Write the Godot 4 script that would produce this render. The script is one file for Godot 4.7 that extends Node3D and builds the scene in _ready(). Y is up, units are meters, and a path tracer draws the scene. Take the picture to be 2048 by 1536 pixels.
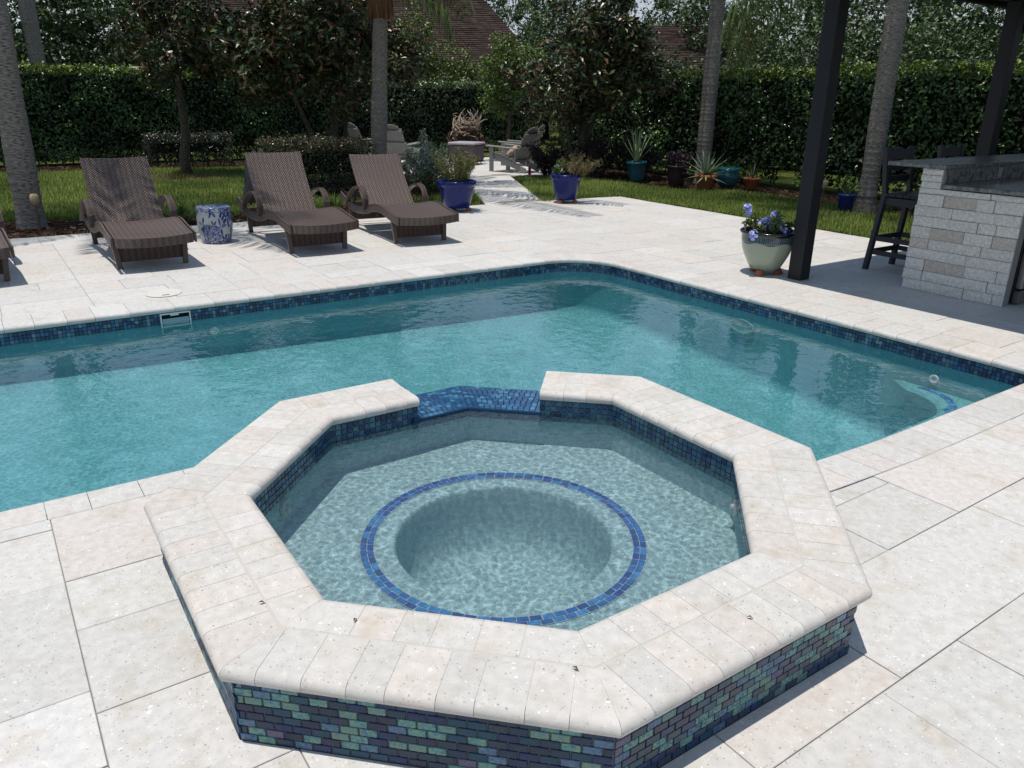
extends Node3D
# A backyard swimming pool with a raised octagonal spa. X runs along the far pool edge, Z points back towards the viewer, Y is up; the deck lies at y = 0 and the spa's middle at the origin.

const POOL_Y := -0.125      # water level of the pool
const SPA_Y := 0.122       # water level of the spa
const SPA_TOP := 0.233     # top of the spa coping
var rng := RandomNumberGenerator.new()
var counts := {}
var mats := {}


# ---------------------------------------------------------------- mesh building
class Shape:
	var st := SurfaceTool.new()
	var used := false

	func _init() -> void:
		st.begin(Mesh.PRIMITIVE_TRIANGLES)
		st.set_smooth_group(-1)

	func smooth(on: bool) -> void:
		st.set_smooth_group(1 if on else -1)

	func tint(c: Color) -> void:
		st.set_color(c)

	func v(p: Vector3) -> void:
		st.add_vertex(p)

	func tri(a: Vector3, b: Vector3, c: Vector3) -> void:  # counter-clockwise seen from outside
		used = true
		st.add_vertex(a); st.add_vertex(c); st.add_vertex(b)

	func quad(a: Vector3, b: Vector3, c: Vector3, d: Vector3) -> void:
		tri(a, b, c)
		tri(a, c, d)

	func uvtri(a: Vector3, b: Vector3, c: Vector3, ua: Vector2, ub: Vector2, uc: Vector2) -> void:
		used = true
		st.set_uv(ua); st.add_vertex(a)
		st.set_uv(uc); st.add_vertex(c)
		st.set_uv(ub); st.add_vertex(b)

	func box(at: Transform3D, size: Vector3, bevel := 0.0) -> void:
		# a box with chamfered edges: three pairs of faces, twelve edges, eight corners
		var h := size * 0.5
		var k := minf(bevel, minf(h.x, minf(h.y, h.z)) * 0.9)
		var i := h - Vector3(k, k, k)
		for ax in 3:
			var a1 := (ax + 1) % 3
			var a2 := (ax + 2) % 3
			for s in [-1.0, 1.0]:
				var q: Array[Vector3] = []
				for e in [[-1.0, -1.0], [1.0, -1.0], [1.0, 1.0], [-1.0, 1.0]]:
					var p := Vector3.ZERO
					p[ax] = h[ax] * s
					p[a1] = i[a1] * e[0]
					p[a2] = i[a2] * e[1]
					q.append(at * p)
				if s > 0: quad(q[0], q[1], q[2], q[3])
				else: quad(q[3], q[2], q[1], q[0])
		if k <= 0.0:
			return
		for ax in 3:  # edges along ax
			var a1 := (ax + 1) % 3
			var a2 := (ax + 2) % 3
			for s1 in [-1.0, 1.0]:
				for s2 in [-1.0, 1.0]:
					var q: Array[Vector3] = []
					for e in [[0, -1.0], [0, 1.0], [1, 1.0], [1, -1.0]]:
						var p := Vector3.ZERO
						p[ax] = i[ax] * e[1]
						p[a1] = (h[a1] if e[0] == 0 else i[a1]) * s1
						p[a2] = (i[a2] if e[0] == 0 else h[a2]) * s2
						q.append(at * p)
					if s1 * s2 > 0: quad(q[0], q[3], q[2], q[1])
					else: quad(q[0], q[1], q[2], q[3])
		for sx in [-1.0, 1.0]:
			for sy in [-1.0, 1.0]:
				for sz in [-1.0, 1.0]:
					var a := at * Vector3(h.x * sx, i.y * sy, i.z * sz)
					var b := at * Vector3(i.x * sx, h.y * sy, i.z * sz)
					var c := at * Vector3(i.x * sx, i.y * sy, h.z * sz)
					if sx * sy * sz > 0: tri(a, b, c)
					else: tri(a, c, b)

	func slab(a: Vector3, b: Vector3, bevel := 0.0) -> void:  # box between two corners
		box(Transform3D(Basis(), (a + b) * 0.5), (b - a).abs(), bevel)

	func beam(a: Vector3, b: Vector3, w: float, h: float, up := Vector3.UP, bevel := 0.0) -> void:  # a bar of w by h from a to b
		var d := (b - a)
		var y := d.normalized()
		var x := up.cross(y)
		if x.length() < 1e-3: x = Vector3.RIGHT.cross(y)
		x = x.normalized()
		var z := x.cross(y).normalized()
		box(Transform3D(Basis(x, y, z), (a + b) * 0.5), Vector3(w, d.length(), h), bevel)

	func tube(pts: Array, rads: Array, n := 6, caps := true) -> void:
		var rings: Array = []
		var side := Vector3.ZERO
		for k in pts.size():
			var p: Vector3 = pts[k]
			var d: Vector3 = (pts[mini(k + 1, pts.size() - 1)] - pts[maxi(k - 1, 0)])
			d = d.normalized()
			if side == Vector3.ZERO:
				side = d.cross(Vector3(0.31, 0.2, 0.93))
				if side.length() < 0.1: side = d.cross(Vector3.RIGHT)
			side = (side - d * side.dot(d)).normalized()
			var other := d.cross(side)
			var ring: Array[Vector3] = []
			for j in n:
				var a := TAU * j / n
				ring.append(p + (side * cos(a) + other * sin(a)) * float(rads[k]))
			rings.append(ring)
		for k in rings.size() - 1:
			for j in n:
				var j2 := (j + 1) % n
				quad(rings[k][j], rings[k][j2], rings[k + 1][j2], rings[k + 1][j])
		if caps:
			var e := rings.size() - 1
			for j in range(1, n - 1):
				tri(rings[0][0], rings[0][j + 1], rings[0][j])
				tri(rings[e][0], rings[e][j], rings[e][j + 1])

	func lathe(prof: Array, n: int, at := Transform3D()) -> void:  # (radius, height) pairs, bottom to top, outside facing out
		for k in prof.size() - 1:
			var p: Vector2 = prof[k]
			var q: Vector2 = prof[k + 1]
			for j in n:
				var a := TAU * j / n
				var b := TAU * (j + 1) / n
				var p0 := at * Vector3(p.x * cos(a), p.y, -p.x * sin(a))
				var p1 := at * Vector3(p.x * cos(b), p.y, -p.x * sin(b))
				var q0 := at * Vector3(q.x * cos(a), q.y, -q.x * sin(a))
				var q1 := at * Vector3(q.x * cos(b), q.y, -q.x * sin(b))
				var ua := float(j) / n
				var ub := float(j + 1) / n
				var vp := float(k) / (prof.size() - 1)
				var vq := float(k + 1) / (prof.size() - 1)
				if p.x > 1e-5: uvtri(p0, p1, q1, Vector2(ua, vp), Vector2(ub, vp), Vector2(ub, vq))
				if q.x > 1e-5: uvtri(p0, q1, q0, Vector2(ua, vp), Vector2(ub, vq), Vector2(ua, vq))

	func loft(a: Array, b: Array) -> void:  # two matching closed sections (convex), joined and capped; a's corners run clockwise seen along a -> b
		var n := a.size()
		for j in n:
			var j2 := (j + 1) % n
			quad(a[j], a[j2], b[j2], b[j])
		for j in range(1, n - 1):
			tri(a[0], a[j + 1], a[j])
			tri(b[0], b[j], b[j + 1])

	func prism(poly: PackedVector2Array, y0: float, y1: float, bevel := 0.0, sides := true, bottom := false) -> void:  # a polygon of (x, z), raised from y0 to y1
		var p := poly
		if area(p) < 0:
			p = p.duplicate()
			p.reverse()
		var top := p
		if bevel > 0.0:
			var inner := Geometry2D.offset_polygon(p, -bevel, Geometry2D.JOIN_MITER)
			if inner.size() == 1 and inner[0].size() == p.size():
				top = inner[0]
				if area(top) < 0: top.reverse()
				var best := 0
				for k in top.size():
					if top[k].distance_to(p[0]) < top[best].distance_to(p[0]): best = k
				var turned := PackedVector2Array()
				for k in top.size(): turned.append(top[(k + best) % top.size()])
				top = turned
			else:
				bevel = 0.0
		var idx := Geometry2D.triangulate_polygon(top)
		for k in range(0, idx.size(), 3):
			var a := top[idx[k]]
			var b := top[idx[k + 1]]
			var c := top[idx[k + 2]]
			up(a, b, c, y1)
			if bottom: up(a, b, c, y0, true)
		var n := p.size()
		for k in n:
			var a := p[k]
			var b := p[(k + 1) % n]
			var ta := top[k]
			var tb := top[(k + 1) % n]
			if bevel > 0.0:
				quad(Vector3(b.x, y1 - bevel, b.y), Vector3(a.x, y1 - bevel, a.y), Vector3(ta.x, y1, ta.y), Vector3(tb.x, y1, tb.y))
			if sides:
				quad(Vector3(b.x, y0, b.y), Vector3(a.x, y0, a.y), Vector3(a.x, y1 - bevel, a.y), Vector3(b.x, y1 - bevel, b.y))

	static func area(p: PackedVector2Array) -> float:
		var s := 0.0
		for k in p.size(): s += p[k].cross(p[(k + 1) % p.size()])
		return s * 0.5

	func up(a: Vector2, b: Vector2, c: Vector2, y: float, down := false) -> void:
		var turn := (b - a).cross(c - a)
		if (turn > 0) != down:
			tri(Vector3(a.x, y, a.y), Vector3(c.x, y, c.y), Vector3(b.x, y, b.y))
		else:
			tri(Vector3(a.x, y, a.y), Vector3(b.x, y, b.y), Vector3(c.x, y, c.y))

	func strip(rows: Array, uvs := false, su := 1.0, sv := 1.0) -> void:  # a grid of points; faces towards (next column) x (next row)
		for r in rows.size() - 1:
			for c in rows[r].size() - 1:
				var a: Vector3 = rows[r][c]
				var b: Vector3 = rows[r][c + 1]
				var d: Vector3 = rows[r + 1][c]
				var e: Vector3 = rows[r + 1][c + 1]
				if uvs:
					var m := float(rows[r].size() - 1)
					var ua := Vector2(su * c / m, sv * r / (rows.size() - 1))
					var ub := Vector2(su * (c + 1) / m, ua.y)
					var ud := Vector2(ua.x, sv * (r + 1) / (rows.size() - 1))
					var ue := Vector2(ub.x, ud.y)
					uvtri(a, b, e, ua, ub, ue)
					uvtri(a, e, d, ua, ue, ud)
				else:
					quad(a, b, e, d)

	func mesh() -> ArrayMesh:
		st.generate_normals()
		st.index()
		return st.commit()


# ---------------------------------------------------------------- naming and nodes
func numbered(parent: Node, called: String) -> String:
	var key := "%d/%s" % [parent.get_instance_id(), called]
	var n: int = counts.get(key, 0)
	counts[key] = n + 1
	return called if n == 0 else "%s_%03d" % [called, n]


func put(called: String, mesh: Mesh, mat: Material, parent: Node = self, at := Transform3D()) -> MeshInstance3D:
	var o := MeshInstance3D.new()
	o.name = numbered(parent, called)
	o.mesh = mesh
	o.material_override = mat
	o.transform = at
	parent.add_child(o, true)
	return o


func built(called: String, s: Shape, mat: Material, parent: Node = self, at := Transform3D()) -> MeshInstance3D:
	return put(called, s.mesh(), mat, parent, at)


func tag(o: Node, label: String, category: String, group := "", kind := "") -> Node:
	if label: o.set_meta("label", label)
	if category: o.set_meta("category", category)
	if group: o.set_meta("group", group)
	if kind: o.set_meta("kind", kind)
	return o


func thing(called: String, label: String, category: String, at := Vector3.ZERO, turn := 0.0, group := "") -> Node3D:
	var o := Node3D.new()
	o.name = numbered(self, called)
	add_child(o, true)
	o.position = at
	o.rotation.y = turn
	tag(o, label, category, group)
	return o


func setting(called: String) -> Node3D:
	var o := Node3D.new()
	o.name = numbered(self, called)
	add_child(o, true)
	o.set_meta("kind", "structure")
	return o


func copy_of(o: Node3D, label: String, at: Vector3, turn: float, group := "") -> Node3D:
	var base := String(o.name)
	var c: Node3D = o.duplicate()
	c.name = numbered(self, base)
	add_child(c, true)
	c.position = at
	c.rotation.y = turn
	c.set_meta("label", label)
	if group: c.set_meta("group", group)
	return c


func stuff(called: String, mesh: Mesh, mat: Material, places: Array[Transform3D], colors: PackedColorArray, parent: Node = self) -> MultiMeshInstance3D:
	var mm := MultiMesh.new()
	mm.transform_format = MultiMesh.TRANSFORM_3D
	mm.use_colors = true
	mm.mesh = mesh
	mm.instance_count = places.size()
	for i in places.size():
		mm.set_instance_transform(i, places[i])
		mm.set_instance_color(i, colors[i])
	var o := MultiMeshInstance3D.new()
	o.name = numbered(parent, called)
	o.multimesh = mm
	o.material_override = mat
	parent.add_child(o, true)
	o.set_meta("kind", "stuff")
	return o


# ---------------------------------------------------------------- small maths
func rf(a: float, b: float) -> float:
	return rng.randf_range(a, b)


func rdir() -> Vector3:
	var z := rf(-1, 1)
	var a := rf(0, TAU)
	var r := sqrt(1 - z * z)
	return Vector3(r * cos(a), z, r * sin(a))


func facing(at: Vector3, normal: Vector3, size: float, roll := -1.0) -> Transform3D:  # a basis whose y is the normal
	var y := normal.normalized()
	var x := y.cross(Vector3(0.37, 0.61, 0.7)).normalized()
	var z := x.cross(y)
	return Transform3D(Basis(x, y, z).rotated(y, rf(0, TAU) if roll < 0 else roll).scaled(Vector3(size, size, size)), at)


func lin(r: float, g: float, b: float) -> Color:  # a real-world base colour, as albedo_color wants it
	return Color(r, g, b).linear_to_srgb()


# ---------------------------------------------------------------- materials and textures
func plain(key: String, c: Color, rough: float, spec := 0.5, metal := 0.0) -> StandardMaterial3D:
	if mats.has(key): return mats[key]
	var m := StandardMaterial3D.new()
	m.resource_name = key
	m.albedo_color = c
	m.roughness = rough
	m.metallic_specular = spec
	m.metallic = metal
	mats[key] = m
	return m


func noise(kind: int, freq: float, octaves: int, seed_: int) -> FastNoiseLite:
	var n := FastNoiseLite.new()
	n.noise_type = kind
	n.frequency = freq
	n.fractal_octaves = octaves
	n.seed = seed_
	if octaves <= 1: n.fractal_type = FastNoiseLite.FRACTAL_NONE
	return n


func ramp(stops: Array) -> Gradient:  # [offset, Color] pairs
	var g := Gradient.new()
	var o := PackedFloat32Array()
	var c := PackedColorArray()
	for s in stops:
		o.append(s[0])
		c.append(s[1])
	g.offsets = o
	g.colors = c
	return g


func ntex(n: FastNoiseLite, size: int, g: Gradient = null, normal := false, bump := 4.0) -> NoiseTexture2D:
	var t := NoiseTexture2D.new()
	t.width = size
	t.height = size
	t.seamless = true
	t.noise = n
	if g: t.color_ramp = g
	t.as_normal_map = normal
	t.bump_strength = bump
	return t


func tri_map(m: StandardMaterial3D, per_metre: float, world := true) -> void:
	m.uv1_triplanar = true
	m.uv1_world_triplanar = world
	m.uv1_scale = Vector3(per_metre, per_metre, per_metre)
	m.uv1_triplanar_sharpness = 4.0


func leafy(key: String, rough := 0.4, back := 0.35, spec := 0.5) -> StandardMaterial3D:
	if mats.has(key): return mats[key]
	var m := plain(key, Color.WHITE, rough, spec)
	m.vertex_color_use_as_albedo = true
	m.backlight_enabled = true
	m.backlight = Color(back, back, back * 0.6)
	m.cull_mode = BaseMaterial3D.CULL_DISABLED
	return m


# ================================================================ the scene
func _ready() -> void:
	rng.seed = 20240611
	make_camera_and_light()
	make_materials()
	make_ground()
	make_pool()
	make_spa()
	make_pavers()
	make_hedges()
	make_houses()
	make_trees()
	make_palms()
	make_pergola()
	make_bar()
	make_loungers()
	make_firepit_corner()
	make_pots()
	make_beds()
	make_small_things()


func make_camera_and_light() -> void:
	var cam := Camera3D.new()
	cam.name = "camera"
	var back := Vector3(-0.53293, 0.34598, 0.77219)
	var right := Vector3(0.82559, 0.01263, 0.56413)
	cam.transform = Transform3D(Basis(right, back.cross(right), back).orthonormalized(), Vector3(-1.3934, 1.4815, 2.0415))
	cam.fov = 52.98
	cam.near = 0.05
	cam.far = 900.0
	add_child(cam)
	var sky := ProceduralSkyMaterial.new()
	sky.sky_top_color = lin(0.29, 0.42, 0.64)
	sky.sky_horizon_color = lin(0.75, 0.79, 0.84)
	sky.sky_curve = 0.16
	sky.ground_bottom_color = lin(0.12, 0.12, 0.1)
	sky.ground_horizon_color = lin(0.5, 0.55, 0.6)
	sky.sun_angle_max = 20.0
	sky.sky_cover = ntex(noise(FastNoiseLite.TYPE_SIMPLEX_SMOOTH, 0.006, 5, 3), 1024, ramp([[0.0, Color(0, 0, 0, 0)], [0.5, Color(0, 0, 0, 0)], [0.85, Color(0.75, 0.77, 0.8, 0.6)], [1.0, Color(0.9, 0.9, 0.92, 0.8)]]))
	var env := Environment.new()
	env.background_mode = Environment.BG_SKY
	env.sky = Sky.new()
	env.sky.sky_material = sky
	env.background_energy_multiplier = 1.0
	env.tonemap_mode = Environment.TONE_MAPPER_LINEAR
	env.tonemap_exposure = 0.84
	env.sdfgi_enabled = true
	env.ssao_enabled = true
	env.ssil_enabled = true
	var we := WorldEnvironment.new()
	we.name = "world_environment"
	we.environment = env
	add_child(we)
	var sun := DirectionalLight3D.new()
	sun.name = "sun"
	sun.light_energy = 1.5
	sun.light_color = Color(1.0, 0.97, 0.93)
	sun.light_angular_distance = 0.5
	sun.shadow_enabled = true
	add_child(sun)
	var down := Vector3(0.16, -1.0, 0.01).normalized()
	var z := -down
	var x := Vector3.FORWARD.cross(z).normalized()
	sun.basis = Basis(x, z.cross(x), z)


# ---------------------------------------------------------------- shared materials
func shellstone_image() -> Image:
	# pale shell stone: soft clouds of tone, small white shell bits and rings, dark pits
	var n := noise(FastNoiseLite.TYPE_SIMPLEX_SMOOTH, 0.02, 6, 11)
	var im := n.get_seamless_image(2048, 2048)
	im.convert(Image.FORMAT_RGB8)
	im.adjust_bcs(1.0, 0.05, 1.0)
	im.adjust_bcs(1.72, 1.0, 1.0)
	var r := RandomNumberGenerator.new()
	r.seed = 5
	for k in 60000:
		var x := r.randi_range(0, 2047)
		var y := r.randi_range(0, 2047)
		var d := r.randf_range(-0.12, 0.05)
		var s := r.randi_range(1, 3)
		for i in s:
			for j in r.randi_range(1, 2):
				speck(im, x + i, y + j, d)
	for k in 6500:  # dark pits
		var x := r.randi_range(0, 2047)
		var y := r.randi_range(0, 2047)
		var a := r.randf_range(0.8, 3.4)
		blob(im, x, y, a, a * r.randf_range(0.4, 0.9), r.randf_range(0, PI), r.randf_range(-0.26, -0.09), 0.0)
	for k in 3600:  # white shell bits, some of them rings
		var x := r.randi_range(0, 2047)
		var y := r.randi_range(0, 2047)
		var a := r.randf_range(1.2, 4.2) * (1.8 if r.randf() < 0.10 else 1.0)
		blob(im, x, y, a, a * r.randf_range(0.35, 0.8), r.randf_range(0, PI), r.randf_range(0.07, 0.16), 0.62 if r.randf() < 0.22 else 0.0)
	return im


func speck(im: Image, x: int, y: int, d: float) -> void:
	x = posmod(x, im.get_width())
	y = posmod(y, im.get_height())
	var c := im.get_pixel(x, y)
	im.set_pixel(x, y, Color(c.r + d, c.g + d * 1.02, c.b + d * 1.04))


func blob(im: Image, x: int, y: int, a: float, b: float, turn: float, d: float, hollow: float) -> void:
	var m := int(ceil(a))
	for j in range(-m, m + 1):
		for i in range(-m, m + 1):
			var u := (i * cos(turn) + j * sin(turn)) / a
			var w := (-i * sin(turn) + j * cos(turn)) / b
			var q := u * u + w * w
			if q <= 1.0 and q >= hollow * hollow:
				speck(im, x + i, y + j, d * (1.0 - 0.4 * q))


func make_materials() -> void:
	var stone_im := shellstone_image()
	var stone := plain("shellstone", lin(0.88, 0.88, 0.88), 0.72, 0.4)
	stone.albedo_texture = ImageTexture.create_from_image(stone_im)
	stone.vertex_color_use_as_albedo = true
	tri_map(stone, 1.0 / 1.9)
	stone.heightmap_enabled = true
	stone.heightmap_texture = stone.albedo_texture
	stone.heightmap_scale = 0.25
	stone.detail_enabled = true
	stone.detail_blend_mode = BaseMaterial3D.BLEND_MODE_MUL
	stone.detail_uv_layer = BaseMaterial3D.DETAIL_UV_2
	stone.uv2_triplanar = true
	stone.uv2_world_triplanar = true
	stone.uv2_scale = Vector3(0.31, 0.31, 0.31)
	stone.detail_albedo = ntex(noise(FastNoiseLite.TYPE_SIMPLEX_SMOOTH, 0.016, 5, 13), 1024, ramp([[0.0, Color(0.90, 0.86, 0.80)], [0.12, Color(0.965, 0.95, 0.925)], [0.4, Color(1, 1, 1)], [0.8, Color(1, 1, 1)], [1.0, Color(0.93, 0.93, 0.92)]]))
	plain("joint_sand", lin(0.27, 0.255, 0.225), 0.95, 0.2)
	var plaster := plain("pool_plaster", lin(0.13, 0.40, 0.44), 0.8, 0.2)
	plaster.albedo_texture = ntex(noise(FastNoiseLite.TYPE_SIMPLEX_SMOOTH, 0.012, 5, 21), 512, ramp([[0.0, Color(0.86, 0.9, 0.9)], [1.0, Color(1, 1, 1)]]))
	tri_map(plaster, 0.5)
	var pebble := plain("spa_plaster", lin(0.44, 0.70, 0.75), 0.75, 0.3)
	var pim := noise(FastNoiseLite.TYPE_SIMPLEX_SMOOTH, 0.02, 5, 31).get_seamless_image(1024, 1024)
	pim.convert(Image.FORMAT_RGB8)
	pim.adjust_bcs(1.0, 0.14, 1.0)
	pim.adjust_bcs(1.62, 1.0, 1.0)
	var r := RandomNumberGenerator.new()
	r.seed = 8
	for k in 17000:
		var a := r.randf_range(0.7, 2.6)
		var dark := r.randf() < 0.62
		blob(pim, r.randi_range(0, 1023), r.randi_range(0, 1023), a, a * 0.8, r.randf_range(0, PI), r.randf_range(-0.4, -0.12) if dark else r.randf_range(0.04, 0.16), 0.0)
	pebble.albedo_texture = ImageTexture.create_from_image(pim)
	tri_map(pebble, 1.4)
	# water: a clear rippled surface, and under it an added tinted sheet whose alpha cells imitate caustics below
	var water := plain("water_surface", Color(1, 1, 1, 0.0), 0.02, 0.5)
	water.transparency = BaseMaterial3D.TRANSPARENCY_ALPHA
	water.normal_enabled = true
	water.normal_scale = 0.24
	var wn := noise(FastNoiseLite.TYPE_SIMPLEX_SMOOTH, 0.013, 4, 41)
	wn.fractal_gain = 0.42
	water.normal_texture = ntex(wn, 1024, null, true, 5.0)
	tri_map(water, 0.55)
	var spa_water_and_caustics := plain("spa_water_surface", Color(1, 1, 1, 0.0), 0.02, 0.5)
	spa_water_and_caustics.transparency = BaseMaterial3D.TRANSPARENCY_ALPHA
	spa_water_and_caustics.normal_enabled = true
	spa_water_and_caustics.normal_scale = 0.6
	spa_water_and_caustics.normal_texture = ntex(noise(FastNoiseLite.TYPE_SIMPLEX_SMOOTH, 0.02, 4, 42), 1024, null, true, 5.0)
	tri_map(spa_water_and_caustics, 1.1)
	caustic_sheet("pool_caustics", lin(0.02, 0.10, 0.125), 0.0, 0.34, 0.8, 51)
	caustic_sheet("spa_caustics", lin(0.04, 0.085, 0.095), 0.0, 0.43, 0.85, 52)
	var grass := plain("grass_ground", lin(0.095, 0.12, 0.035), 0.95, 0.2)
	grass.albedo_texture = ntex(noise(FastNoiseLite.TYPE_SIMPLEX_SMOOTH, 0.02, 6, 61), 512, ramp([[0.0, Color(0.55, 0.6, 0.45)], [0.6, Color(0.9, 0.92, 0.8)], [1.0, Color(1.0, 0.97, 0.8)]]))
	tri_map(grass, 0.35)
	var mulch := plain("mulch", lin(0.055, 0.036, 0.026), 0.95, 0.2)
	mulch.albedo_texture = ntex(noise(FastNoiseLite.TYPE_CELLULAR, 0.05, 2, 62), 512, ramp([[0.0, Color(0.35, 0.33, 0.3)], [0.6, Color(0.9, 0.85, 0.8)], [1.0, Color(1, 1, 1)]]))
	tri_map(mulch, 0.9)
	mulch.heightmap_enabled = true
	mulch.heightmap_texture = mulch.albedo_texture
	mulch.heightmap_scale = 2.0
	var chip := plain("chips", Color.WHITE, 0.9, 0.2)
	chip.vertex_color_use_as_albedo = true
	# glass mosaic: plain blues (tinted per tile) and iridescent pearl
	var glass := plain("mosaic", Color.WHITE, 0.1, 0.6)
	glass.vertex_color_use_as_albedo = true
	glass.clearcoat_enabled = true
	glass.clearcoat = 0.25
	glass.clearcoat_roughness = 0.05
	var weathered := plain("mosaic_weathered", Color.WHITE, 0.45, 0.3)
	weathered.vertex_color_use_as_albedo = true
	plain("mosaic_grout", lin(0.035, 0.055, 0.07), 0.9, 0.3)
	var pale := plain("spa_grout", lin(0.13, 0.14, 0.135), 0.9, 0.3)
	pale.metallic = 0.0
	var shades := [lin(0.014, 0.036, 0.072), lin(0.010, 0.028, 0.090), lin(0.022, 0.042, 0.070), lin(0.008, 0.052, 0.095), lin(0.018, 0.028, 0.062)]
	for k in shades.size():
		var m := plain("spa_tile_%d" % k, shades[k], 0.14, 0.42)
		m.heightmap_enabled = true
		m.heightmap_texture = ripple_relief()
		m.heightmap_scale = 0.08
		tri_map(m, 4.0)
	var pearls := [
		[Color(0.06, 0.32, 0.50), Color(0.20, 0.58, 0.66), Color(0.58, 0.68, 0.44), Color(0.28, 0.62, 0.64), Color(0.08, 0.30, 0.56)],
		[Color(0.50, 0.60, 0.40), Color(0.26, 0.58, 0.60), Color(0.62, 0.60, 0.42), Color(0.14, 0.48, 0.60), Color(0.40, 0.62, 0.54)],
		[Color(0.26, 0.24, 0.48), Color(0.40, 0.31, 0.50), Color(0.16, 0.32, 0.58), Color(0.48, 0.36, 0.42), Color(0.22, 0.28, 0.54)],
		[Color(0.06, 0.22, 0.48), Color(0.12, 0.44, 0.60), Color(0.28, 0.58, 0.64), Color(0.32, 0.32, 0.54), Color(0.08, 0.36, 0.54)],
	]
	for k in pearls.size():
		var p: Array = pearls[k]
		var m := plain("spa_pearl_%d" % k, Color(0.84, 0.84, 0.84), 0.14, 0.7)
		var f := noise(FastNoiseLite.TYPE_SIMPLEX_SMOOTH, 0.009, 3, 70 + k)
		f.domain_warp_enabled = true
		f.domain_warp_amplitude = 40.0
		m.albedo_texture = ntex(f, 512, ramp([[0.1, p[0]], [0.36, p[1]], [0.5, p[2]], [0.62, p[3]], [0.9, p[4]]]))
		tri_map(m, 9.0)
		m.heightmap_enabled = true
		m.heightmap_texture = ripple_relief()
		m.heightmap_scale = 0.14
		m.metallic = 0.25
	var bark := plain("bark", lin(0.13, 0.115, 0.095), 0.95, 0.2)
	bark.albedo_texture = ntex(noise(FastNoiseLite.TYPE_SIMPLEX_SMOOTH, 0.03, 5, 81), 512, ramp([[0.0, Color(0.45, 0.43, 0.4)], [0.55, Color(0.9, 0.9, 0.88)], [1.0, Color(1, 1, 0.98)]]))
	tri_map(bark, 1.3)
	bark.heightmap_enabled = true
	bark.heightmap_texture = bark.albedo_texture
	bark.heightmap_scale = 1.2
	var palm := plain("palm_bark", lin(0.30, 0.28, 0.255), 0.95, 0.2)
	palm.albedo_texture = ntex(noise(FastNoiseLite.TYPE_SIMPLEX_SMOOTH, 0.014, 6, 82), 1024, ramp([[0.0, Color(0.35, 0.33, 0.31)], [0.3, Color(0.72, 0.7, 0.67)], [0.6, Color(0.93, 0.92, 0.9)], [1.0, Color(1, 1, 1)]]))
	tri_map(palm, 1.0)
	palm.uv1_scale = Vector3(0.9, 4.0, 0.9)
	palm.heightmap_enabled = true
	palm.heightmap_texture = palm.albedo_texture
	palm.heightmap_scale = 1.0


func ripple_relief() -> NoiseTexture2D:
	if not has_meta("relief"):
		var f := noise(FastNoiseLite.TYPE_SIMPLEX_SMOOTH, 0.02, 3, 77)
		f.domain_warp_enabled = true
		f.domain_warp_amplitude = 60.0
		set_meta("relief", ntex(f, 512))
	return get_meta("relief")


func caustic_sheet(key: String, c: Color, least: float, most: float, per_metre: float, seed_: int) -> void:
	# added sheet just under the surface, its alpha pattern painting caustics: bright threads let the light through, the cells between hold some back
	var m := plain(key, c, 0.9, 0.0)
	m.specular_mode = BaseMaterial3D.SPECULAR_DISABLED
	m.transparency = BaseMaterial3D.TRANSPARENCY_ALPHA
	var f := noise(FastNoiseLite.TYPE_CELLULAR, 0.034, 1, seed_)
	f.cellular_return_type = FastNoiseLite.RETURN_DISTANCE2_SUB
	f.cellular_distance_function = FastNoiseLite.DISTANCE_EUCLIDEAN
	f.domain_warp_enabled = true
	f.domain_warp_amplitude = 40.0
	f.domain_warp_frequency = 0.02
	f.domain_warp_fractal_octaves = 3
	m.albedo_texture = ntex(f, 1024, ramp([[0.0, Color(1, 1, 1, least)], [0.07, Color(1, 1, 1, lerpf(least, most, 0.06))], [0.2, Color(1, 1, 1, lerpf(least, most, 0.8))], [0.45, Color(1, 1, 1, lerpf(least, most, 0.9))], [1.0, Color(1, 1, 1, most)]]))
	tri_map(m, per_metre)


# ---------------------------------------------------------------- ground, lawn
func rect(x0: float, z0: float, x1: float, z1: float) -> PackedVector2Array:
	return PackedVector2Array([Vector2(x0, z0), Vector2(x1, z0), Vector2(x1, z1), Vector2(x0, z1)])


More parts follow.
